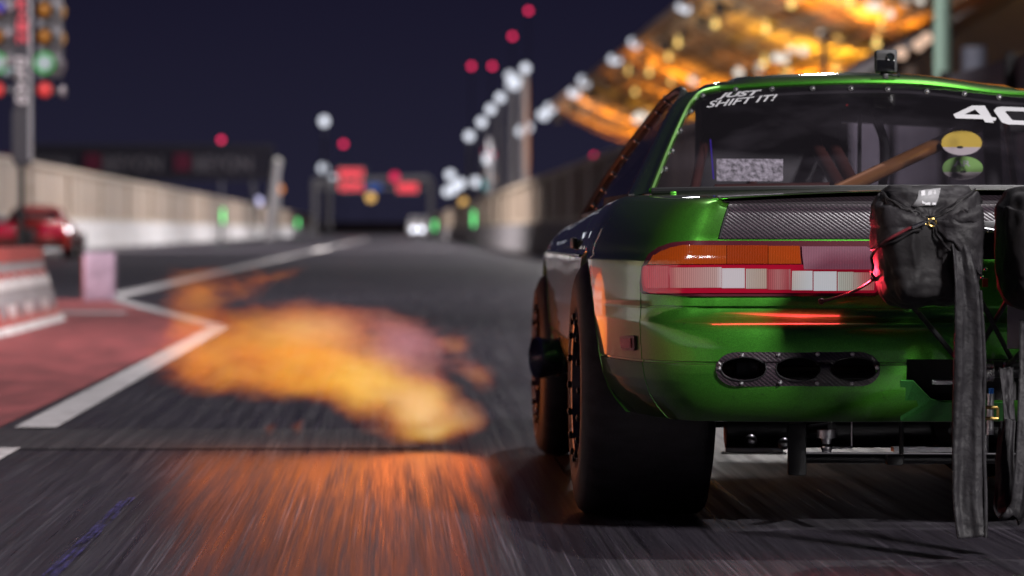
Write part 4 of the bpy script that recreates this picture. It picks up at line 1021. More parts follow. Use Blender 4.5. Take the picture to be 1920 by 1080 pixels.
# ================================================================== EXHAUST FLAME
def flame():
    Y0 = 12.15; k = Y0 / F
    # px, py, rx, ry, depth radius, Y offset, rotation, weight, violet
    LOB = [(805, 772, 88, 50, .15, 0, -22, .95, .25), (722, 725, 118, 66, .17, .05, -24, .80, .1), (620, 690, 160, 66, .19, .15, -8, .70, 0), (490, 660, 170, 72, .20, .35, -2, .58, 0),
           (380, 650, 110, 74, .2, .55, 0, .36, 0), (355, 572, 60, 60, .16, .5, 0, .40, 0), (455, 528, 105, 36, .15, .5, 12, .36, 0), (520, 505, 60, 16, .10, .5, 14, .26, 0), (640, 612, 165, 52, .17, .2, -8, .46, .3), (540, 600, 150, 50, .16, .3, -2, .42, .05), (775, 650, 92, 58, .15, .1, -30, .46, .8),
           (866, 668, 52, 46, .11, -.05, -45, .42, .25), (852, 634, 30, 20, .09, -.05, 0, .40, 0), (905, 700, 30, 28, .09, -.1, -40, .42, .2), (888, 782, 46, 26, .10, -.05, -20, .5, .3), (765, 815, 92, 26, .12, .02, -6, .55, 0),
           (650, 750, 76, 34, .14, .05, -18, .40, 0), (505, 797, 20, 22, .06, .1, 20, .38, 0), (560, 800, 22, 22, .06, .1, -20, .36, 0), (440, 712, 150, 32, .16, .4, -2, .34, 0), (570, 730, 110, 30, .15, .2, -8, .34, 0), (850, 800, 66, 22, .10, 0, 12, .45, 0), (325, 690, 95, 40, .16, .6, 4, .33, 0), (340, 540, 70, 34, .12, .6, 20, .30, 0)]
    c0 = P(620, 680, Y0); m = M(); right = CM @ Vector((1, 0, 0)); up = CM @ Vector((0, 1, 0)); fw = CM @ Vector((0, 0, -1))
    for px, py, rx, ry, dp, yo, rot, wt, vi in LOB:
        c = P(px, py, Y0 + yo); kk = (Y0 + yo) / F; a = R(rot); n0 = len(m.v)
        m.ball((0, 0, 0), 1.0, 20, 12)
        for i in range(n0, len(m.v)):
            v = m.v[i]; x_, y_ = v.x * rx * kk * 1.55, v.z * ry * kk * 1.6
            m.v[i] = c + right * (x_ * math.cos(a) - y_ * math.sin(a)) + up * (x_ * math.sin(a) + y_ * math.cos(a)) + fw * (v.y * dp * 1.5)
    for v in m.v: v.z = max(v.z, .012)
    ob = m.build('exhaust_flame', None, base=(c0.x, c0.y, 0), smooth=False)
    md = ob.modifiers.new('r', 'REMESH'); md.mode = 'VOXEL'; md.voxel_size = .03
    dg = bpy.context.evaluated_depsgraph_get(); me = bpy.data.meshes.new_from_object(ob.evaluated_get(dg)); ob.modifiers.clear(); ob.data = me
    mt = bpy.data.materials.new('burning_gas'); mt.use_nodes = True; t = mt.node_tree; t.nodes.clear(); L = t.links
    out = t.nodes.new('ShaderNodeOutputMaterial'); tcn = t.nodes.new('ShaderNodeTexCoord')
    def N(kind, **kw):
        n = t.nodes.new(kind)
        for a, b in kw.items(): setattr(n, a, b)
        return n
    def mth(op, a, b=None, c=None):
        n = N('ShaderNodeMath', operation=op)
        for i, s in enumerate((a, b, c)):
            if s is None: continue
            if isinstance(s, (int, float)): n.inputs[i].default_value = s
            else: L.new(s, n.inputs[i])
        return n.outputs[0]
    # turbulence bends the gas, stretched along the blast
    mp = N('ShaderNodeMapping'); mp.inputs['Scale'].default_value = (.55, 1, 1); L.new(tcn.outputs['Object'], mp.inputs[0])
    nz = N('ShaderNodeTexNoise'); nz.inputs['Scale'].default_value = 7; nz.inputs['Detail'].default_value = 3; L.new(mp.outputs[0], nz.inputs['Vector'])
    vs = N('ShaderNodeVectorMath', operation='SUBTRACT'); L.new(nz.outputs['Color'], vs.inputs[0]); vs.inputs[1].default_value = (.5, .5, .5)
    vm = N('ShaderNodeVectorMath', operation='SCALE'); L.new(vs.outputs[0], vm.inputs[0]); vm.inputs['Scale'].default_value = .16
    va = N('ShaderNodeVectorMath', operation='ADD'); L.new(tcn.outputs['Object'], va.inputs[0]); L.new(vm.outputs[0], va.inputs[1])
    rotm = Matrix((right, -fw * -1 * -1, up)).transposed() if False else Matrix((right, fw, up)).transposed()
    tot = None; vio = None
    for px, py, rx, ry, dp, yo, rot, wt, vi in LOB:
        c = P(px, py, Y0 + yo) - Vector((c0.x, c0.y, 0)); kk = (Y0 + yo) / F
        mm = N('ShaderNodeMapping', vector_type='TEXTURE'); mm.inputs['Location'].default_value = c
        eu = (rotm @ Matrix.Rotation(-R(rot), 3, 'Y')).to_euler(); mm.inputs['Rotation'].default_value = eu
        mm.inputs['Scale'].default_value = (rx * kk, dp, ry * kk); L.new(va.outputs[0], mm.inputs[0])
        ln = N('ShaderNodeVectorMath', operation='LENGTH'); L.new(mm.outputs[0], ln.inputs[0])
        mr = N('ShaderNodeMapRange', interpolation_type='SMOOTHSTEP'); mr.inputs[1].default_value = 1.5; mr.inputs[2].default_value = .1; mr.inputs[3].default_value = 0; mr.inputs[4].default_value = wt
        L.new(ln.outputs['Value'], mr.inputs[0]); tot = mr.outputs[0] if tot is None else mth('ADD', tot, mr.outputs[0])
        if vi: vv = mth('MULTIPLY', mr.outputs[0], vi / wt); vio = vv if vio is None else mth('ADD', vio, vv)
    mp2 = N('ShaderNodeMapping'); mp2.inputs['Scale'].default_value = (.5, 1, 1.1); L.new(va.outputs[0], mp2.inputs[0])
    n2 = N('ShaderNodeTexNoise'); n2.inputs['Scale'].default_value = 13; n2.inputs['Detail'].default_value = 6; n2.inputs['Roughness'].default_value = .68; L.new(mp2.outputs[0], n2.inputs['Vector'])
    er = mth('MULTIPLY', mth('SUBTRACT', n2.outputs[0], .48), 1.25)
    msk = N('ShaderNodeMapRange', interpolation_type='SMOOTHSTEP'); msk.inputs[1].default_value = .20; msk.inputs[2].default_value = .54; L.new(mth('ADD', tot, er), msk.inputs[0])
    d = mth('MULTIPLY', msk.outputs[0], mth('MULTIPLY', mth('ADD', mth('MULTIPLY', tot, .85), mth('ADD', mth('MULTIPLY', er, .7), .08)), mth('MINIMUM', mth('MULTIPLY', tot, 5), 1)))
    d = mth('MAXIMUM', d, 0)
    ramp = N('ShaderNodeValToRGB'); ce = ramp.color_ramp
    ce.elements[0].position = 0; ce.elements[0].color = (1, .13, .012, 1); ce.elements[1].position = 1; ce.elements[1].color = (1, .84, .5, 1)
    for ps, c in ((.18, (1, .19, .014, 1)), (.40, (1, .38, .022, 1)), (.60, (1, .62, .06, 1)), (.80, (1, .78, .24, 1))): e_ = ce.elements.new(ps); e_.color = c
    L.new(mth('MULTIPLY', d, .58), ramp.inputs[0])
    mx = N('ShaderNodeMix', data_type='RGBA'); L.new(mth('MINIMUM', mth('MULTIPLY', vio, .8), .85), mx.inputs[0]); L.new(ramp.outputs[0], mx.inputs[6]); mx.inputs[7].default_value = (.85, .34, .55, 1)
    em = N('ShaderNodeEmission'); L.new(mx.outputs[2], em.inputs[0]); L.new(mth('MULTIPLY', d, FLAME_E), em.inputs[1])
    ab = N('ShaderNodeVolumeAbsorption'); ab.inputs[0].default_value = (.5, .35, .2, 1); L.new(mth('MULTIPLY', d, .8), ab.inputs[1])
    ad = N('ShaderNodeAddShader'); L.new(em.outputs[0], ad.inputs[0]); L.new(ab.outputs[0], ad.inputs[1]); L.new(ad.outputs[0], out.inputs['Volume'])
    mt.cycles.volume_step_rate = .3
    try: mt.cycles.emission_sampling = 'NONE'
    except Exception: pass
    me.materials.clear(); me.materials.append(mt)
    tag(ob, 'orange and yellow exhaust flame shooting left across the track from the side pipe', 'flame')
    # light given off by the fire
    for (px, py, Y, pw) in ((800, 740, 12.1, 3.6), (640, 680, 12.25, 3), (450, 620, 12.5, 2)):
        dl = bpy.data.lights.new('flame_light', 'POINT'); o = bpy.data.objects.new('flame_light', dl); COL.objects.link(o)
        dl.energy = pw; dl.color = (1, .18, .035); dl.shadow_soft_size = .22; o.location = P(px, py, Y)
        o.location.z = max(o.location.z, .14)
FLAME_E = 3.5
flame()

# ================================================================== WALLS AND FENCES OF THE STRIP
CONC_W = mat('white_concrete', (.46, .45, .47), .7, nscale=.8, namt=.18)
CONC_G = mat('grey_concrete', (.16, .15, .165), .7, nscale=.8, namt=.15)
def fence_mat(name, col):
    m = mat(name, col, .55); t = m.node_tree; b = t.nodes['Principled BSDF']; tcn = t.nodes.new('ShaderNodeTexCoord')
    n = t.nodes.new('ShaderNodeTexNoise'); n.noise_dimensions = '3D'; mp = t.nodes.new('ShaderNodeMapping'); mp.inputs['Scale'].default_value = (.0, .55, .05); t.links.new(tcn.outputs['Object'], mp.inputs[0]); t.links.new(mp.outputs[0], n.inputs['Vector']); n.inputs['Scale'].default_value = 1; n.inputs['Detail'].default_value = 5
    mx = t.nodes.new('ShaderNodeMix'); mx.data_type = 'RGBA'; mr = t.nodes.new('ShaderNodeMapRange'); mr.inputs[1].default_value = .35; mr.inputs[2].default_value = .65; t.links.new(n.outputs[0], mr.inputs[0]); t.links.new(mr.outputs[0], mx.inputs[0])
    mx.inputs[6].default_value = tuple(c * .62 for c in col) + (1,); mx.inputs[7].default_value = tuple(c * 1.2 for c in col) + (1,); t.links.new(mx.outputs[2], b.inputs['Base Color']); return m
TAN = fence_mat('tan_fence_panel', (.29, .225, .18)); TANR = mat('tan_rail', (.34, .275, .22), .5)
def strip_wall(x, z0, z1, y0, y1, side, wm, wl, fl, fence_y0):
    root = thing('concrete_barrier', wl, 'barrier', (x, y0, 0))
    m = M(); rows = []
    for y in [y0 + (y1 - y0) * (k / 60) ** 1.3 for k in range(61)]:
        rows.append([(x - side * .0, y, 0), (x + side * .06, y, z0 * .3), (x + side * .10, y, z0), (x + side * .34, y, z0), (x + side * .42, y, 0)])
    m.grid(rows); m.poly(rows[0]); m.build('wall', wm, root, smooth=False)
    fr = thing('boundary_fence', fl, 'fence', (x + side * .3, fence_y0, z0))
    m = M(); y = fence_y0; xs = x + side * .40; cols = []
    while y < y1: cols.append((y, 0)); cols.append((y + .9, 0)); cols.append((y + .92, .05)); cols.append((y + 1.28, .05)); y += 1.3 + (y - fence_y0) * .004
    m.grid([[(xs + side * o, yy, z0) for yy, o in cols], [(xs + side * o, yy, z1) for yy, o in cols]]); m.build('fence_panel', TAN, fr, smooth=False)
    m = M(); m.box((xs - side * .06, (fence_y0 + y1) / 2, z1 - .02), (.14, y1 - fence_y0, .16)); m.build('top_rail', TANR, fr, smooth=False)
    m = M(); m.box((xs - side * .05, (fence_y0 + y1) / 2, z0 + .09), (.10, y1 - fence_y0, .12)); m.build('bottom_rail', TANR, fr, smooth=False)
    y = fence_y0; n = 0
    while y < y1 and n < 52:
        m = M(); m.box((xs - side * .04, y + .03, (z0 + z1) / 2), (.12, .14, z1 - z0)); m.build('fence_post', TANR, fr, smooth=False); y += 6.5 + n * .6; n += 1
strip_wall(-12.6, 1.15, 3.15, -30, 620, -1, CONC_W, 'white concrete barrier wall behind the red car', 'tall tan fence on top of the white wall at left', -30)
strip_wall(4.45, .95, 2.42, 40, 620, 1, CONC_G, 'dark grey concrete barrier wall ahead of the green car', 'tan fence on top of the grey wall under the orange canopy', 55)
PANEL = mat('grey_screen', (.20, .185, .21), .7, nscale=1.5, namt=.25)
sc_ = thing('screen_fence', 'plain grey screen fence seen through the windows of the green car', 'fence', (4.9, 22, 0))
m = M(); m.box((4.95, 14, 1.05), (.10, 81, 2.1)); m.build('screen_panel', PANEL, sc_, smooth=False)
for k in range(24): m = M(); m.box((4.86, -26 + k * 3.4, 1.06), (.08, .10, 2.14)); m.build('screen_post', DARK, sc_, smooth=False)
m = M(); m.box((-4, 900, 1.3), (90, 6, 3.0)); bm_ = m.build('end_wall', mat('sand_wall', (.20, .15, .12), .9, nscale=.3), base=(-4, 900, 0), smooth=False); tag(bm_, 'pale sand bank closing the far end of the strip', 'bank')

# ================================================================== LAMPS, MASTS AND BEACONS
POLE = mat('galvanised_pole', (.30, .29, .31), .5, metal=.3)
DPOLE = mat('dark_pole', (.035, .034, .045), .6)
EM = {}
def emat(key, col, s):
    k = (key, round(s, 2))
    if k not in EM:
        EM[k] = emitter('lamp_' + key, col, s)
        try: EM[k].cycles.emission_sampling = 'NONE'
        except Exception: pass
    return EM[k]
COLS = {'white': (.36, .375, .42), 'warm': (.36, .34, .30), 'amber': (.36, .21, .06), 'orange': (.35, .12, .03), 'red': (.34, .012, .045), 'lilac': (.30, .29, .44), 'cyan': (.01, .30, .33), 'beige': (.33, .22, .16), 'dimred': (.12, .01, .03)}
SRC = 17.0; BOK = 27.0
def lamp(px, py, Y, col, name, label, group, heads=((0, 0),), pole='dark', pr=.12, cat='lamp', gain=1.0, src=SRC, housing=True):
    c = P(px, py, Y); r = src / 2 * Y / F
    root = thing(name, label, cat, (c.x, c.y, 0), group)
    for i, (dx, dy) in enumerate(heads):
        q = P(px + dx, py + dy, Y); m = M(); m.ball(q, r, 12, 8)
        m.build('lamp_head', emat(col, COLS[col], gain * ((BOK ** 2 + src ** 2) / src ** 2)), root)
    if pole and c.z > .8:
        q = P(px, py, Y); m = M(); m.tube([(q.x, q.y + r * 1.4, 0), (q.x, q.y + r * 1.4, q.z + r * .3)], [pr * 1.25, pr * .75], 10); m.build('pole', POLE if pole == 'lit' else DPOLE, root)
    return root
ORD = ['nearest', 'second', 'third', 'fourth', 'fifth', 'sixth', 'seventh', 'eighth', 'ninth', 'tenth']
# the row of tall floodlight masts beyond the right-hand fence
for i, (px, py) in enumerate(((985, 128), (962, 150), (938, 183), (920, 205), (903, 229), (880, 255))):
    Y = 12.0 * F / (px - 735)
    hd = ((0, 0),) if i != 1 else ((0, 0), (-6, -8), (7, 2), (-4, 8), (4, 10))
    lamp(px, py, Y, 'white', 'floodlight_mast', '%s of six tall floodlight masts in the row above the right fence%s' % (ORD[i], ', widest cluster' if i == 1 else ''), 'floodlight masts beyond the right fence', hd, 'lit', .34, 'floodlight', 1.0 if i != 1 else .8)
# lamps along the edge of the grandstand canopy come with the canopy below
left = [(608, 226, 720, 'white', 'tall floodlight mast standing alone above the far end of the left fence', 'floodlight_mast', 'lit', ((0, 0), (0, 2))),
        (606, 315, 900, 'white', 'white lamp on the mast below the lone floodlight, left of the red score boards', 'street_lamp', 'dark', ((0, 0),)),
        (625, 337, 905, 'white', 'white lamp touching the left red score board', 'street_lamp', 'dark', ((0, 0),)),
        (520, 305, 460, 'warm', 'warm white lamp on a leaning post beside the banner', 'street_lamp', 'lit', ((0, 0),)),
        (523, 355, 500, 'orange', 'single orange lamp low behind the left fence', 'street_lamp', 'dark', ((0, 0),)),
        (484, 378, 420, 'lilac', 'pale lilac lamp just over the left fence', 'street_lamp', 'dark', ((0, 0),)),
        (695, 370, 2400, 'amber', 'amber lamp hanging in the dark under the far gantry', 'street_lamp', 'dark', ((0, 0),)),
        (844, 328, 900, 'white', 'highest white lamp of the low cluster at the end of the right fence', 'street_lamp', 'dark', ((0, 0),)),
        (842, 357, 905, 'white', 'double white lamp lowest in the cluster at the end of the right fence', 'street_lamp', 'dark', ((-3, 2), (5, 0))),
        (858, 347, 910, 'white', 'pair of white lamps overlapping in the middle of the low cluster', 'street_lamp', 'dark', ((-4, 2), (6, -3))),
        (893, 341, 720, 'white', 'oval white lamp beside the cyan lamp', 'street_lamp', 'dark', ((-3, 0), (3, 0))),
        (913, 298, 620, 'white', 'bright white lamp with two red beacons behind it', 'street_lamp', 'lit', ((-2, 0), (4, 0))),
        (911, 347, 640, 'cyan', 'small cyan lamp low above the right fence', 'street_lamp', 'dark', ((0, 0),)),
        (918, 332, 640, 'beige', 'beige lamp just above the cyan lamp', 'street_lamp', 'dark', ((-1, -3), (1, 3))),
        (870, 380, 720, 'amber', 'amber lamp at the foot of the lamps on the right fence', 'street_lamp', 'dark', ((0, 0),)),
        (784, 390, 2000, 'dimred', 'dim lamp near the far gantry leg', 'street_lamp', 'dark', ((0, 0),))]
for px, py, Y, col, lb, nm, pl_, hd in left[:-1]: lamp(px, py, Y, col, nm, lb, 'lamps around the far end', hd, pl_, .16 if pl_ == 'dark' else .3)
reds = [(991, 20, 500, 'red', 'red beacon highest in the sky, on a pole behind the nearest floodlight mast'), (961, 68, 520, 'red', 'red beacon second highest, left of the highest one'), (923, 124, 560, 'red', 'red beacon right one of the level pair left of the floodlights'),
        (884, 124, 580, 'red', 'red beacon left one of the level pair left of the floodlights'), (415, 262, 330, 'red', 'red beacon alone in the sky above the dark banner'), (644, 270, 1000, 'red', 'red beacon right of the lone floodlight mast'),
        (1114, 293, 220, 'red', 'red beacon on the right fence close to the green car'), (905, 284, 800, 'dimred', 'dim red beacon behind the white lamp, upper one'), (922, 290, 800, 'red', 'red beacon behind the white lamp, lower one')]
for px, py, Y, col, lb in reds: lamp(px, py, Y, col, 'red_beacon', lb, 'red aircraft warning beacons', pole='dark', pr=.10, cat='beacon', gain=.8, src=9.0)

# green timing lights on short posts at both walls
for px, py, Y, hh, lb in ((418, 405, 200, .78, 'tall green timing light on a post in front of the white wall, nearer one'), (558, 418, 340, .62, 'small green timing light farther along the white wall'),
                          (888, 410, 190, .80, 'tall green timing light at the right wall, nearer one'), (815, 423, 340, .85, 'small green timing light at the right wall, farther one')):
    c = P(px, py, Y); root = thing('timing_light', lb, 'timing light', (c.x, c.y, 0), 'green timing lights along the strip')
    m = M(); m.box(c, (.09 * Y / 200, .06, hh)); m.build('light_bar', emat('green', (.06, .36, .10), 1.15 * 26 / (.09 * F / 200) * .95), root)
    m = M(); m.box(c + Vector((0, .10, 0)), (.2, .08, hh + .2)); m.build('housing', DPOLE, root)
    m = M(); m.tube([(c.x - .12, c.y + .1, 0), (c.x - .12, c.y + .1, c.z)], .06, 8); m.build('post', DPOLE, root)

# ================================================================== GANTRIES, BANNER, SCORE BOARDS
NAVY = mat('dark_banner', (.008, .007, .014), .7, spec=.2); BSQ = mat('crimson_panel', (.06, .004, .018), .6, spec=.2); BTX = mat('grey_letters', (.065, .06, .075), .6, spec=.2)
Yb = 262
bn = thing('banner_gantry', 'dark overhead banner with pale letters and crimson squares above the left fence', 'banner', (P(285, 432, Yb).x, Yb, 0))
kb = Yb / F
a, b = P(40, 277, Yb), P(512, 277, Yb)
m = M(); c = P(275, 305, Yb); m.box(c, (475 * kb, .3, 56 * kb)); m.build('banner', NAVY, bn, smooth=False)
m = M(); m.box(P(275, 274, Yb), (475 * kb, .5, 6 * kb)); m.box(P(275, 336, Yb), (475 * kb, .5, 5 * kb)); m.build('truss_beam', mat('dark_truss', (.014, .013, .02), .6, spec=.2), bn, smooth=False)
for px in (14, 174, 342):
    m = M(); m.box(P(px, 304, Yb - .2), (30 * kb, .06, 32 * kb)); m.build('crimson_square', BSQ, bn, smooth=False)
for x0, x1 in ((62, 134), (194, 304), (364, 472)):
    lettering('BEYON', x0, 292, x1, 322, 0, .03, BTX, lambda x, y: P(x, y, Yb - .25), parent=bn)
m = M(); m.tube([P(520, 300, Yb), P(500, 452, Yb)], .32, 10); m.build('leg', POLE, bn)
m = M(); m.tube([P(472, 340, Yb), P(486, 420, Yb)], .14, 8); m.build('brace', DPOLE, bn)
m = M(); m.tube([P(-10, 300, Yb), P(-10, 460, Yb)], .32, 10); m.build('leg', POLE, bn)

Yg = 400; kg = Yg / F
gn = thing('timing_gantry', 'grey steel gantry spanning the far end of the strip', 'gantry', (P(700, 432, Yg).x, Yg, 0))
GT = mat('gantry_steel', (.13, .125, .14), .5)
m = M(); m.tube([P(585, 340, Yg), P(800, 335, Yg), P(806, 338, Yg), P(808, 346, Yg), P(808, 445, Yg)], .32, 10); m.build('beam', GT, gn)
m = M(); m.tube([P(590, 338, Yg), P(590, 445, Yg)], .34, 10); m.build('leg', GT, gn)
m = M(); m.tube([P(618, 338, Yg), P(618, 430, Yg)], .22, 8); m.build('leg', GT, gn)
m = M(); m.box(P(690, 352, Yg + .3), (215 * kg, .2, .3)); m.build('lower_beam', GT, gn)
LEDR = emat('led_red', (.40, .022, .035), 4.6)
DIG = {'0': 'abcdef', '1': 'bc', '2': 'abged', '3': 'abgcd', '4': 'fgbc', '5': 'afgcd', '6': 'afgedc', '7': 'abc', '8': 'abcdefg', '9': 'abcdfg'}
def digits(txt, x0, x1, y0, y1, Y, root):
    n = len(txt); w_ = (x1 - x0) / n; m = M()
    for i, ch in enumerate(txt):
        L0 = x0 + w_ * (i + .15); R0 = x0 + w_ * (i + .85); md = (y0 + y1) / 2; k = Y / F
        seg = {'a': ((L0, y0), (R0, y0)), 'b': ((R0, y0), (R0, md)), 'c': ((R0, md), (R0, y1)), 'd': ((L0, y1), (R0, y1)), 'e': ((L0, md), (L0, y1)), 'f': ((L0, y0), (L0, md)), 'g': ((L0, md), (R0, md))}
        for s_ in DIG[ch]:
            (xa, ya), (xb, yb) = seg[s_]; m.box(P((xa + xb) / 2, (ya + yb) / 2, Y), (max(abs(xb - xa), 2.2) * k, .05, max(abs(yb - ya), 2.2) * k))
    return m.build('led_digits', LEDR, root, smooth=False)
def board(px, py, wpx, hpx, lines, lb):
    c = P(px, py, Yg - .6); root = thing('score_board', lb, 'score board', (c.x, c.y, c.z), 'red LED score boards on the far gantry')
    m = M(); m.box(P(px, py, Yg - .4), (wpx * kg, .3, hpx * kg)); m.build('case', BLACK, root, smooth=False)
    for i, tx in enumerate(lines):
        hh = hpx / len(lines); y0 = py - hpx / 2 + hh * i + hh * .22; digits(tx, px - wpx / 2 + 4, px + wpx / 2 - 4, y0, y0 + hh * .56, Yg - .65, root)
board(658, 337, 54, 48, ('8888', '888'), 'large red LED score board with two lines of digits, left of the blue sign')
board(764, 352, 46, 24, ('8888',), 'small red LED score board with one line of digits, right of the blue sign')
c = P(702, 351, Yg - .5); m = M(); m.box(c, (26 * kg, .3, 12 * kg)); o = m.build('blue_sign', emat('blue', (.05, .10, .32), 1.0), base=c, smooth=False); tag(o, 'small glowing blue sign on the far gantry between the score boards', 'sign')
lamp(740, 332, Yg - 1, 'red', 'red_beacon', 'red beacon standing on the far gantry above the small score board', 'red aircraft warning beacons', pole=None, cat='beacon', gain=.9)
# service van far down the strip with its headlights on
Yv = 330; kv = Yv / F; vc = G(784, 447.2); vc = Vector((P(784, 440, Yv).x, Yv, 0))
vn = thing('service_van', 'distant white service van with two lit headlights beside the right wall', 'van', vc)
m = M(); m.box(vc + Vector((0, 2.2, .95)), (1.8, 4.2, 1.0)); m.box(vc + Vector((0, 2.7, 1.65)), (1.6, 3.0, .6)); m.build('body', mat('van_white', (.28, .27, .30), .4), vn, bevel=.12)
m = M(); m.box(vc + Vector((0, 1.18, 1.62)), (1.4, .1, .42)); m.build('windscreen', BLACK, vn)
for sd in (-.42, .30):
    m = M(); m.ball(vc + Vector((sd, .05, .82)), .2, 10, 6); m.build('headlight', emat('white', COLS['white'], 1.0 * (26 ** 2 + 8.2 ** 2) / 8.2 ** 2), vn)
for sd in (-.75, .75):
    for yy in (.9, 3.6):
        m = M(); m.lathe([(0, .05), (0, .34), (.22, .34), (.22, .05)], vc + Vector((sd - .11, yy, .34)), (1, 0, 0), 18); m.build('wheel', RUBBER, vn)

# ================================================================== GRANDSTAND WITH THE ORANGE LIT CANOPY
gs = thing('grandstand', 'grandstand with a huge orange lit canopy roof behind the green car', 'grandstand', (20, 200, 0))
CAN = mat('canopy_fabric', (.50, .40, .28), .7, nscale=1.1, namt=.6, stretch=(1.2, .6, 1))
def canz(X, Y):
    t = (X - 14.7) / 17.3
    return 12.0 - 3.6 * math.sin(math.pi * min(1, t * 1.15)) * .62 - .9 * t + .10 * math.sin(Y * .34 + X * .2)
m = M(); Ys = [62 + (330 - 62) * k / 150 for k in range(151)]; Xs = [14.7 + 17.3 * k / 24 for k in range(25)]
m.grid([[(X, Y, canz(X, Y)) for X in Xs] for Y in Ys]); m.build('canopy', CAN, gs, solid=.08)
m = M(); m.tube([(14.6, 62, 12.05), (14.6, 330, 12.05)], .26, 10); m.build('canopy_edge', mat('edge_beam', (.20, .14, .11), .5), gs)
TRS = mat('canopy_truss', (.16, .09, .05), .6)
for k in range(20):
    Y = 66 + k * 13.6
    m = M(); m.tube([(X, Y, canz(X, Y) - .35 - .5 * math.sin(i / 12 * math.pi)) for i, X in enumerate([14.7 + 17.3 * q / 12 for q in range(13)])], .09, 8); m.build('canopy_rib', TRS, gs)
for X in (16.6, 18.5, 20.5, 22.5, 24.7, 27, 29.5): m = M(); m.tube([(X, Y, canz(X, Y) - .45) for Y in Ys[::3]], .10, 6); m.build('purlin', TRS, gs)
# raked seating seen end on
RK = mat('grey_rake', (.07, .064, .074), .7, nscale=.6)
m = M()
prof = [P(1540, 205, 85), P(1640, 146, 85), P(1700, 109, 85), P(1783, 58, 85), P(1880, 0, 85), P(2150, -150, 85), P(2150, 300, 85), P(1540, 300, 85)]
prof = [(p.x, p.z) for p in prof]
m.grid([[(x, 85, z) for x, z in prof] + [(prof[0][0], 85, prof[0][1])], [(x, 106, z) for x, z in prof] + [(prof[0][0], 106, prof[0][1])]]); m.poly([(x, 85, z) for x, z in prof]); m.build('raked_stand', RK, gs, smooth=False)
m = M(); q = [P(1600, 165, 84.8), P(1700, 103, 84.8), P(1783, 52, 84.8), P(1900, -18, 84.8)]; m.tube(q, .16, 8); m.build('handrail', mat('dark_rail', (.05, .035, .04), .5), gs)
for px, py in ((1690, 100), (1722, 84), (1737, 72)):
    m = M(); m.ball(P(px, py, 84), .14, 10, 6); m.build('rail_lamp', emat('beige', COLS['beige'], 3.0), gs)
m = M(); m.box((25, 200, 1.4), (16, 200, 2.8)); m.build('base_block', mat('dark_base', (.03, .028, .034), .8), gs, smooth=False)
# lamps along the canopy edge
edge_l = [(1281, 15, ((-4, -2), (6, 2))), (1190, 81, ((-3, -2), (4, 2))), (1153, 111, ((-4, 0), (4, 1))), (1095, 153, ((-3, -2), (3, 2))), (1076, 174, ((-3, 0), (3, 1))), (1032, 203, ((-2, -1), (2, 1))), (1018, 216, ((-2, -1), (3, 1))), (988, 238, ((-2, -1), (2, 1))), (978, 247, ((-2, -1), (2, 1)))]
for i, (px, py, hd) in enumerate(edge_l):
    Y = 14.5 * F / (px - 735); c = P(px, py, Y); r = SRC / 2 * Y / F
    root = thing('canopy_floodlight', '%s floodlight pair along the orange canopy edge, counting away from the green car' % ('first' if i == 0 else ORD[i]), 'floodlight', c, 'floodlights along the canopy edge')
    for dx, dy in hd:
        m = M(); m.ball(P(px + dx, py + dy, Y), r, 12, 8); m.build('lamp_head', emat('white', COLS['white'], .85 * (BOK ** 2 + SRC ** 2) / SRC ** 2), root)
    m = M(); m.box(c + Vector((.25, .4, -.1)), (.5, .3, .3)); m.build('bracket', DPOLE, root)
for i, (px, py, s_) in enumerate(((1350, 14, 1.15), (1315, 40, .9), (1283, 63, .95), (1247, 87, 1.1), (1206, 108, .95), (1188, 128, .8), (1163, 143, .8), (1141, 158, .9), (1110, 180, .9), (1076, 204, .9), (1046, 222, .8))):
    X = 15.4; Y = X * F / (px - 735); c = P(px, py, Y); sz = 20 * Y / F * s_
    root = thing('loudspeaker', '%s dark loudspeaker box hanging under the canopy edge, counted from the green car' % ('first' if i == 0 else ORD[i] if i < 10 else 'eleventh'), 'loudspeaker', c, 'dark boxes hanging under the canopy edge')
    m = M(); m.box(c, (sz, sz * .8, sz)); m.build('cabinet', BLACK, root, bevel=sz * .05)
    m = M(); m.tube([c, (c.x - .2, c.y, 12.0)], .05, 6); m.build('bracket', BLACK, root)
cl = [(1540, 66), (1385, 136), (1424, 127), (1456, 108), (1470, 110), (1484, 95), (1506, 95), (1668, 26), (1632, 12), (1646, 13), (1570, 75), (1698, 2), (1724, 3), (1300, 150), (1204, 216), (1222, 222), (1195, 222)]
WORDS = ['thirteenth', 'fifth', 'sixth', 'seventh', 'eighth', 'ninth', 'tenth', 'sixteenth', 'fourteenth', 'fifteenth', 'twelfth', 'seventeenth', 'last', 'fourth', 'second', 'third', 'first']
def under_canopy(px, py):
    "where the line of sight meets the canopy, a little below it"
    d = ray(px, py); t_ = 15.0 / d.x; p = CP + d * t_
    if p.z > canz(15.0, p.y) - .6: return None
    while t_ * d.x < 31:
        p = CP + d * t_
        if 64 < p.y < 328 and p.z > canz(p.x, p.y) - .5: return p
        t_ += .5
    return None
for i, (px, py) in enumerate(cl):
    c = under_canopy(px, py) or P(px, py, 200)
    root = thing('canopy_lamp', ('bright white lamp under the orange canopy, %s from the left' % WORDS[i]) if i != 10 else 'yellow lamp among the white ones under the orange canopy, beside a post', 'lamp', c, 'lamps under the canopy')
    m = M(); m.ball(c, SRC / 2 * c.y / F, 10, 6); m.build('lamp_head', emat('warm' if i != 10 else 'amber', COLS['warm' if i != 10 else 'amber'], .95 * (BOK ** 2 + SRC ** 2) / SRC ** 2), root)
    m = M(); m.tube([c, (c.x, c.y, canz(max(14.8, c.x), c.y))], .04, 6); m.build('drop_rod', TRS, root)
random.seed(11); small = None
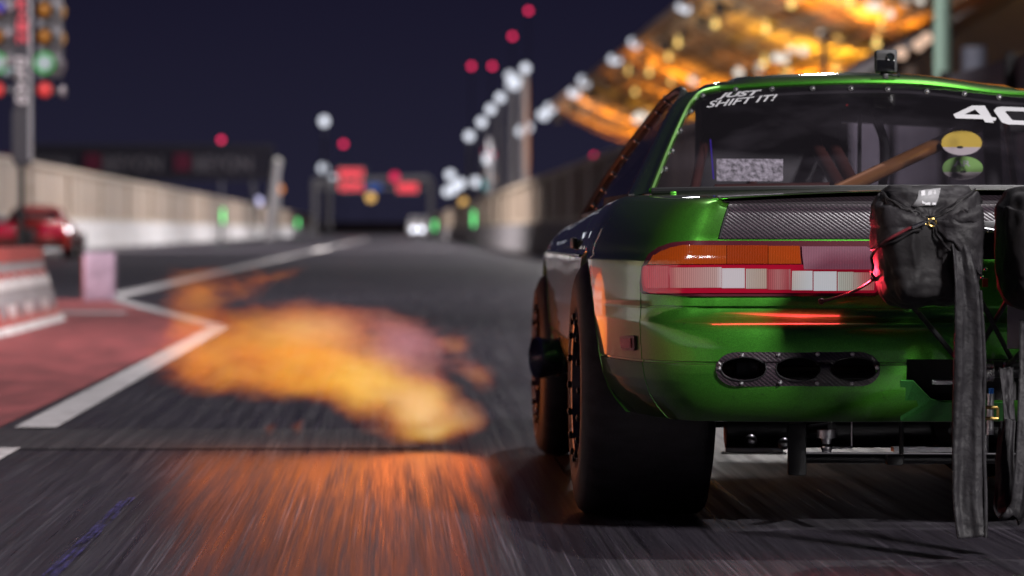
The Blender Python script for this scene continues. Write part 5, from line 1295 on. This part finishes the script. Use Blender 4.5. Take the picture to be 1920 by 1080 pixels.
for k in range(44):
    px = random.uniform(1130, 1800); py = random.uniform(-5, 215); c = under_canopy(px, py)
    if c is None or min(abs(px - a) + abs(py - b) for a, b in cl) < 16: continue
    if small is None:
        m = M(); r_ = .16; m.ball(c, r_, 8, 5); m.box(c + Vector((0, 0, r_ * 1.6)), (.1, .1, r_ * 1.8))
        small = m.build('lattice_lamp', emat('small', (.36, .24, .07), 6), base=c); o = small
    else:
        o = small.copy(); COL.objects.link(o); o.location = c
    tag(o, 'small yellow lamp in the lattice under the orange canopy', 'lamp', 'small lattice lamps under the canopy')
# sodium uplights that colour the canopy
random.seed(4)
for k in range(11):
    d = bpy.data.lights.new('canopy_uplight', 'SPOT'); o = bpy.data.objects.new('canopy_uplight', d); COL.objects.link(o)
    Y = 75 + k * 25; o.location = (17.5 + 3.0 * (k % 3) * 1.3, Y, 4.2); o.rotation_euler = (R(180 + random.uniform(-14, 14)), R(random.uniform(-16, 10)), 0)
    d.spot_size = R(150); d.spot_blend = 1.0; d.energy = 11500 * random.uniform(.8, 1.2); d.color = (1, .33, .02) if k % 4 else (1, .5, .04); d.shadow_soft_size = .3

# poles standing between the fence and the stand
for px, y0, Y, r, mt, lb, nm in ((1767, -60, 42, .10, mat('mint_pole', (.20, .30, .24), .4), 'thick pale green pole rising right of the action camera', 'lamp_post'), (1545, 60, 75, .07, POLE, 'thin grey post under a lamp in front of the orange canopy', 'post'),
                              (1826, 88, 60, .20, mat('pale_column', (.24, .25, .32), .5), 'short pale blue grey column right of the green pole', 'column'), (1708, 125, 60, .12, mat('beige_column', (.20, .14, .11), .5), 'low beige bollard between the camera and the pale column', 'bollard'),
                              (1908, 105, 55, .14, mat('yellow_column', (.26, .21, .05), .5), 'yellow and dark marker post at the right edge of the frame', 'post')):
    p = P(px, y0, Y); m = M(); m.tube([(p.x, Y, -.01), (p.x, Y, p.z)], r, 14); m.lathe([(0, r * 1.8), (.05, r * 1.8), (.06, r)], (p.x, Y, 0), (0, 0, 1), 14); tag(m.build(nm, mt, base=(p.x, Y, 0)), lb, 'post' if nm != 'column' else 'column')

# ================================================================== STARTING TREE ON THE ISLAND
Yt = 39.5; kt = Yt / F
tr = thing('starting_tree', 'black drag starting tree with vertical lettering and a lit green lamp above the barrier', 'starting lights', (P(42, 432, Yt).x, Yt, 0))
def tb(px, py): return P(px, py, Yt)
m = M(); m.tube([(tb(40, 300).x, Yt, 0), tb(40, 300)], .035, 12); m.build('post', BLACK, tr)
m = M(); m.box(tb(42, 120), (30 * kt, .08, 380 * kt)); m.build('sign_board', mat('tree_board', (.02, .018, .026), .5), tr)
m = M(); m.box(tb(42, 255), (36 * kt, .10, 96 * kt)); m.build('lower_case', mat('tree_case', (.03, .028, .036), .5), tr)
m = M(); m.tube([(tb(60, 300) + Vector((0, -.1, 0))), (tb(60, -60) + Vector((0, -.1, 0)))], .022, 10); m.build('conduit', POLE, tr)
LR = mat('red_letters', (.45, .05, .07), .5); LW = mat('white_letters', (.42, .38, .40), .5)
for i, ch in enumerate('BAHRAIN'):
    yy = 72 - (6 - i) * 21.5
    if yy < -40: continue
    lettering(ch, 31, yy - 9, 52, yy + 9, 0, .05, LR, lambda x, y: P(x, y, Yt - .06), parent=tr)
for i, ch in enumerate('DRAG'):
    yy = 116 + i * 23; lettering(ch, 29, yy - 10, 51, yy + 10, 0, .05, LW, lambda x, y: P(x, y, Yt - .06), parent=tr)
AMB = mat('amber_bulb', (.22, .085, .01), .3, emit=(.3, .11, .01), es=.2); TC = mat('tree_grey', (.15, .145, .16), .45)
HOODS = mat('lit_amber_edge', (.45, .24, .08), .4, emit=(.4, .2, .06), es=.5)
for sd in (1, -1):
    X0 = 87 if sd > 0 else -3
    bank = M(); bank.box(tb(X0 + 6, 20) + Vector((0, .12, 0)), (44 * kt, .2, 250 * kt)); bk = bank.build('lamp_bank', TC, tr, bevel=.015)
    for i, py in enumerate((-80, -32, 18, 68, 118, 168)):
        c = tb(X0 - 4 if py < 150 else X0 - 3, py)
        green = py == 118; redl = py == 168
        mt_ = emat('tree_green_core', (.36, .40, .42), 1.25) if green else mat('red_bulb_face', (.42, .03, .03), .35, emit=(.4, .03, .03), es=.7) if redl else AMB
        m = M(); m.lathe([(0, .084), (-.03, .076), (-.045, .05), (-.052, .0002)], c + Vector((0, .0, 0)), (0, 1, 0), 24); bl_ = m.build('bulb', mt_, tr)
        if green:
            m = M(); m.lathe([(0, .115), (.004, .115), (.004, .082), (0, .082)], c + Vector((0, .01, 0)), (0, 1, 0), 24); m.build('green_ring', emat('tree_green', (.0, .36, .03), 1.3), bl_)
        m = M(); m.lathe([(-.06, .098), (.02, .10), (.02, .09), (-.06, .088)], c, (0, 1, 0), 24); m.build('hood', TC, bl_)
        e_ = c + Vector((.19 * 1 if sd > 0 else -.15, .10, 0)); m = M(); m.ball(e_ + Vector((0, 0, -.02)), .062, 12, 8, (.6, .8, 1.15)); m.build('side_lamp', HOODS if py < 100 else mat('pale_lamp', (.35, .3, .32), .4), tr)
    m = M(); m.tube([tb(X0 + (22 if sd > 0 else -14), 172) + Vector((0, .05, 0)), tb(42, 168) + Vector((0, .05, 0))], .03, 10); m.build('arm', TC, tr)
for px, py, rr, cl_ in ((22, 131, .03, 'cyanw'), (13, 137, .03, 'cyanw')):
    m = M(); m.ball(tb(px, py) + Vector((0, -.1, 0)), rr, 10, 6); m.build('stage_bulb', emat('stage', (.30, .36, .38), 1.1), tr)
for px, py in ((20, 18), (18, 66), (17, 118)):
    m = M(); m.ball(tb(px, py) + Vector((0, -.05, 0)), .045, 10, 6); m.build('stage_bulb', mat('stage_bulb_off', (.25, .2, .22), .3), tr)
m = M(); m.ball(tb(2, 14) + Vector((0, -.1, 0)), .06, 12, 8); m.build('blue_bulb', emat('stage_blue', (.10, .08, .40), 1.0), tr)

# ================================================================== BARRIER AND MARKER BLOCK ON THE ISLAND
BR = mat('barrier_red', (.36, .06, .055), .5, nscale=3, namt=.25); BWm = mat('barrier_white', (.55, .52, .53), .5, nscale=2, namt=.2); BGm = mat('barrier_grey', (.26, .235, .25), .55, nscale=2, namt=.2)
def bsec(y0, y1, label):
    xc = -2.98; root = thing('plastic_barrier', label, 'barrier', (xc, (y0 + y1) / 2, 0), 'red and white barriers on the island')
    pr = lambda z: .31 - .17 * min(1, z / .45) ** .8 - .02 * max(0, z - .45) / .16
    def band(name, z0, z1, mt, out, n=6):
        rows = []
        zs = [z0 + (z1 - z0) * k / 4 for k in range(5)]
        yy = [y0 + (y1 - y0) * k / 60 for k in range(61)]
        def off(y): return .0
        loop = [(1, z) for z in zs] + [(-1, z) for z in zs[::-1]]
        for q, y in enumerate(yy):
            e_ = .05 * ((z0 + z1) / 2) if q == 0 else 0
            rows.append([(xc + s * (pr(z) + out), y + (-.16 * z if q == 60 else .16 * z if q == 0 else 0), z) for s, z in loop])
        m = M(); m.grid(rows, close=True); m.poly(rows[0][::-1]); m.poly(rows[-1]); return m.build(name, mt, root, angle=30)
    band('foot', 0.0, .055, BWm, .012); band('red_base', .055, .20, BR, 0); band('grey_band', .20, .30, BGm, .004); band('white_band', .30, .395, BWm, .012); band('red_stripe', .395, .425, BR, .004); band('grey_band', .425, .50, BGm, .006); band('red_top', .50, .605, BR, .012)
    for k in range(7):
        y = y0 + .45 + k * (y1 - y0 - .9) / 6
        for z, h, mt in ((.15, .10, BWm if k % 2 else BGm), (.395, .05, BR)):
            m = M(); m.box((xc + pr(z) + .006, y, z), (.03, .30, h)); m.build('recess', mt, root, bevel=.01)
bsec(25.15, 29.75, 'red and white plastic barrier, the farther one, its end beside the pink block')
bsec(20.3, 24.95, 'red and white plastic barrier, the nearer one at the left edge of the frame')
c = G(185, 565); wk = c.y / F
mb = thing('marker_block', 'pink and white foam marker block standing on the corner of the red island', 'marker block', (c.x, c.y, 0))
m = M(); m.box((c.x, c.y + .15, 45 * wk + .004), (60 * wk, .28, 90 * wk)); m.build('block', mat('pink_foam', (.48, .34, .44), .7, nscale=5, namt=.3), mb, bevel=.03)
m = M(); m.box((c.x - 29 * wk, c.y + .15, 45 * wk), (5 * wk, .27, 80 * wk)); m.build('red_edge', BR, mb, bevel=.005)

# ================================================================== RED CAR IN THE OTHER LANE
def red_car():
    c = Vector((-9.02, 91.0, 0)); r = thing('red_race_car', 'red race car seen from behind in the far lane beside the white wall', 'car', c)
    # half sections along the car: y, half width, heights of sill, belt, top (roof or deck), roof half width
    secs = [(0.0, .84, .32, .72, .86, .78), (.06, .90, .26, .76, .93, .80), (.5, .93, .24, .80, .97, .80), (1.0, .94, .22, .84, 1.02, .72), (1.0, .94, .22, .84, 1.02, .72), (1.7, .94, .22, .86, 1.02, .72), (2.6, .92, .22, .84, .98, .72), (3.2, .92, .22, .80, .90, .74), (3.9, .90, .22, .72, .80, .74), (4.35, .80, .26, .62, .68, .66)]
    m = M(); rows = []
    for y, hw, zs, zb, zt, rw2 in secs:
        rows.append([c + Vector((x, y, z)) for x, z in ((-hw * .92, zs), (-hw, zs + .12), (-hw * 1.0, zb - .12), (-hw * .96, zb), (-rw2, zt), (0, zt + .03), (rw2, zt), (hw * .96, zb), (hw, zb - .12), (hw, zs + .12), (hw * .92, zs))])
    m.grid(rows); m.poly(rows[0]); m.poly(rows[-1][::-1]); m.build('body', RED, r, angle=50)
    # cabin
    m = M(); cab = []
    for y, hw, z in ((.75, .70, .99), (1.25, .60, 1.28), (1.6, .56, 1.35), (2.2, .55, 1.34), (2.6, .58, 1.25), (3.2, .68, .90)):
        cab.append([c + Vector((x, y, zz)) for x, zz in ((-hw - .10, .9), (-hw, z - .05), (-hw * .7, z), (0, z + .02), (hw * .7, z), (hw, z - .05), (hw + .10, .9))])
    m.grid(cab); m.build('roof', RED, r, angle=60)
    m = M(); m.grid([[c + Vector((x * .56, 1.18, 1.24)) for x in (-1, -.5, 0, .5, 1)], [c + Vector((x * .64, .70, 1.02)) for x in (-1, -.5, 0, .5, 1)]]); m.build('rear_window', mat('dark_window', (.01, .01, .012), .1, coat=1), r)
    m = M(); m.box(c + Vector((.1, .88, 1.15)), (.62, .02, .09)); m.build('window_banner', WHITE, r)
    LT_ = lens_mat('far_tail_lens', (.34, .005, .03), 1.0)
    for x in (-.55, -.78, .38, .68):
        m = M(); m.lathe([(0, .155), (-.03, .15), (-.04, .12), (-.041, .0002)], c + Vector((x, -.01, .74)), (0, 1, 0), 24); m.build('tail_light', LT_, r)
    m = M(); m.ball(c + Vector((.92, .2, .74)), .055, 10, 6); m.build('side_lamp', emat('white', COLS['white'], 8.0), r)
    m = M(); m.box(c + Vector((0, .02, .36)), (1.5, .2, .16)); m.build('diffuser', BLACK, r)
    m = M(); m.box(c + Vector((-.12, -.12, .56)), (.42, .3, .42)); m.build('parachute_bag', mat('grey_bag', (.10, .095, .11), .6), r, bevel=.08)
    m = M(); m.box(c + Vector((-.86, .3, 1.0)), (.3, .3, .24)); m.build('mirror_vent', mat('pale_vent', (.3, .28, .32), .5), r, bevel=.05)
    for x in (-.80, .80):
        for y in (.85, 3.55):
            m = M(); m.lathe([(-.17, .2), (-.17, .30), (-.14, .335), (.14, .335), (.17, .30), (.17, .2)], c + Vector((x + (.08 if x > 0 else -.08), y, .335)), (1, 0, 0), 28)
            w_ = m.build('wheel', RUBBER, r); m = M(); m.lathe([(.16, .2), (.14, .19), (.13, .03), (.13, .0002)] if x > 0 else [(-.16, .2), (-.14, .19), (-.13, .03), (-.13, .0002)], c + Vector((x + (.08 if x > 0 else -.08), y, .335)), (1, 0, 0), 20); m.build('rim', ALU, w_)
red_car()
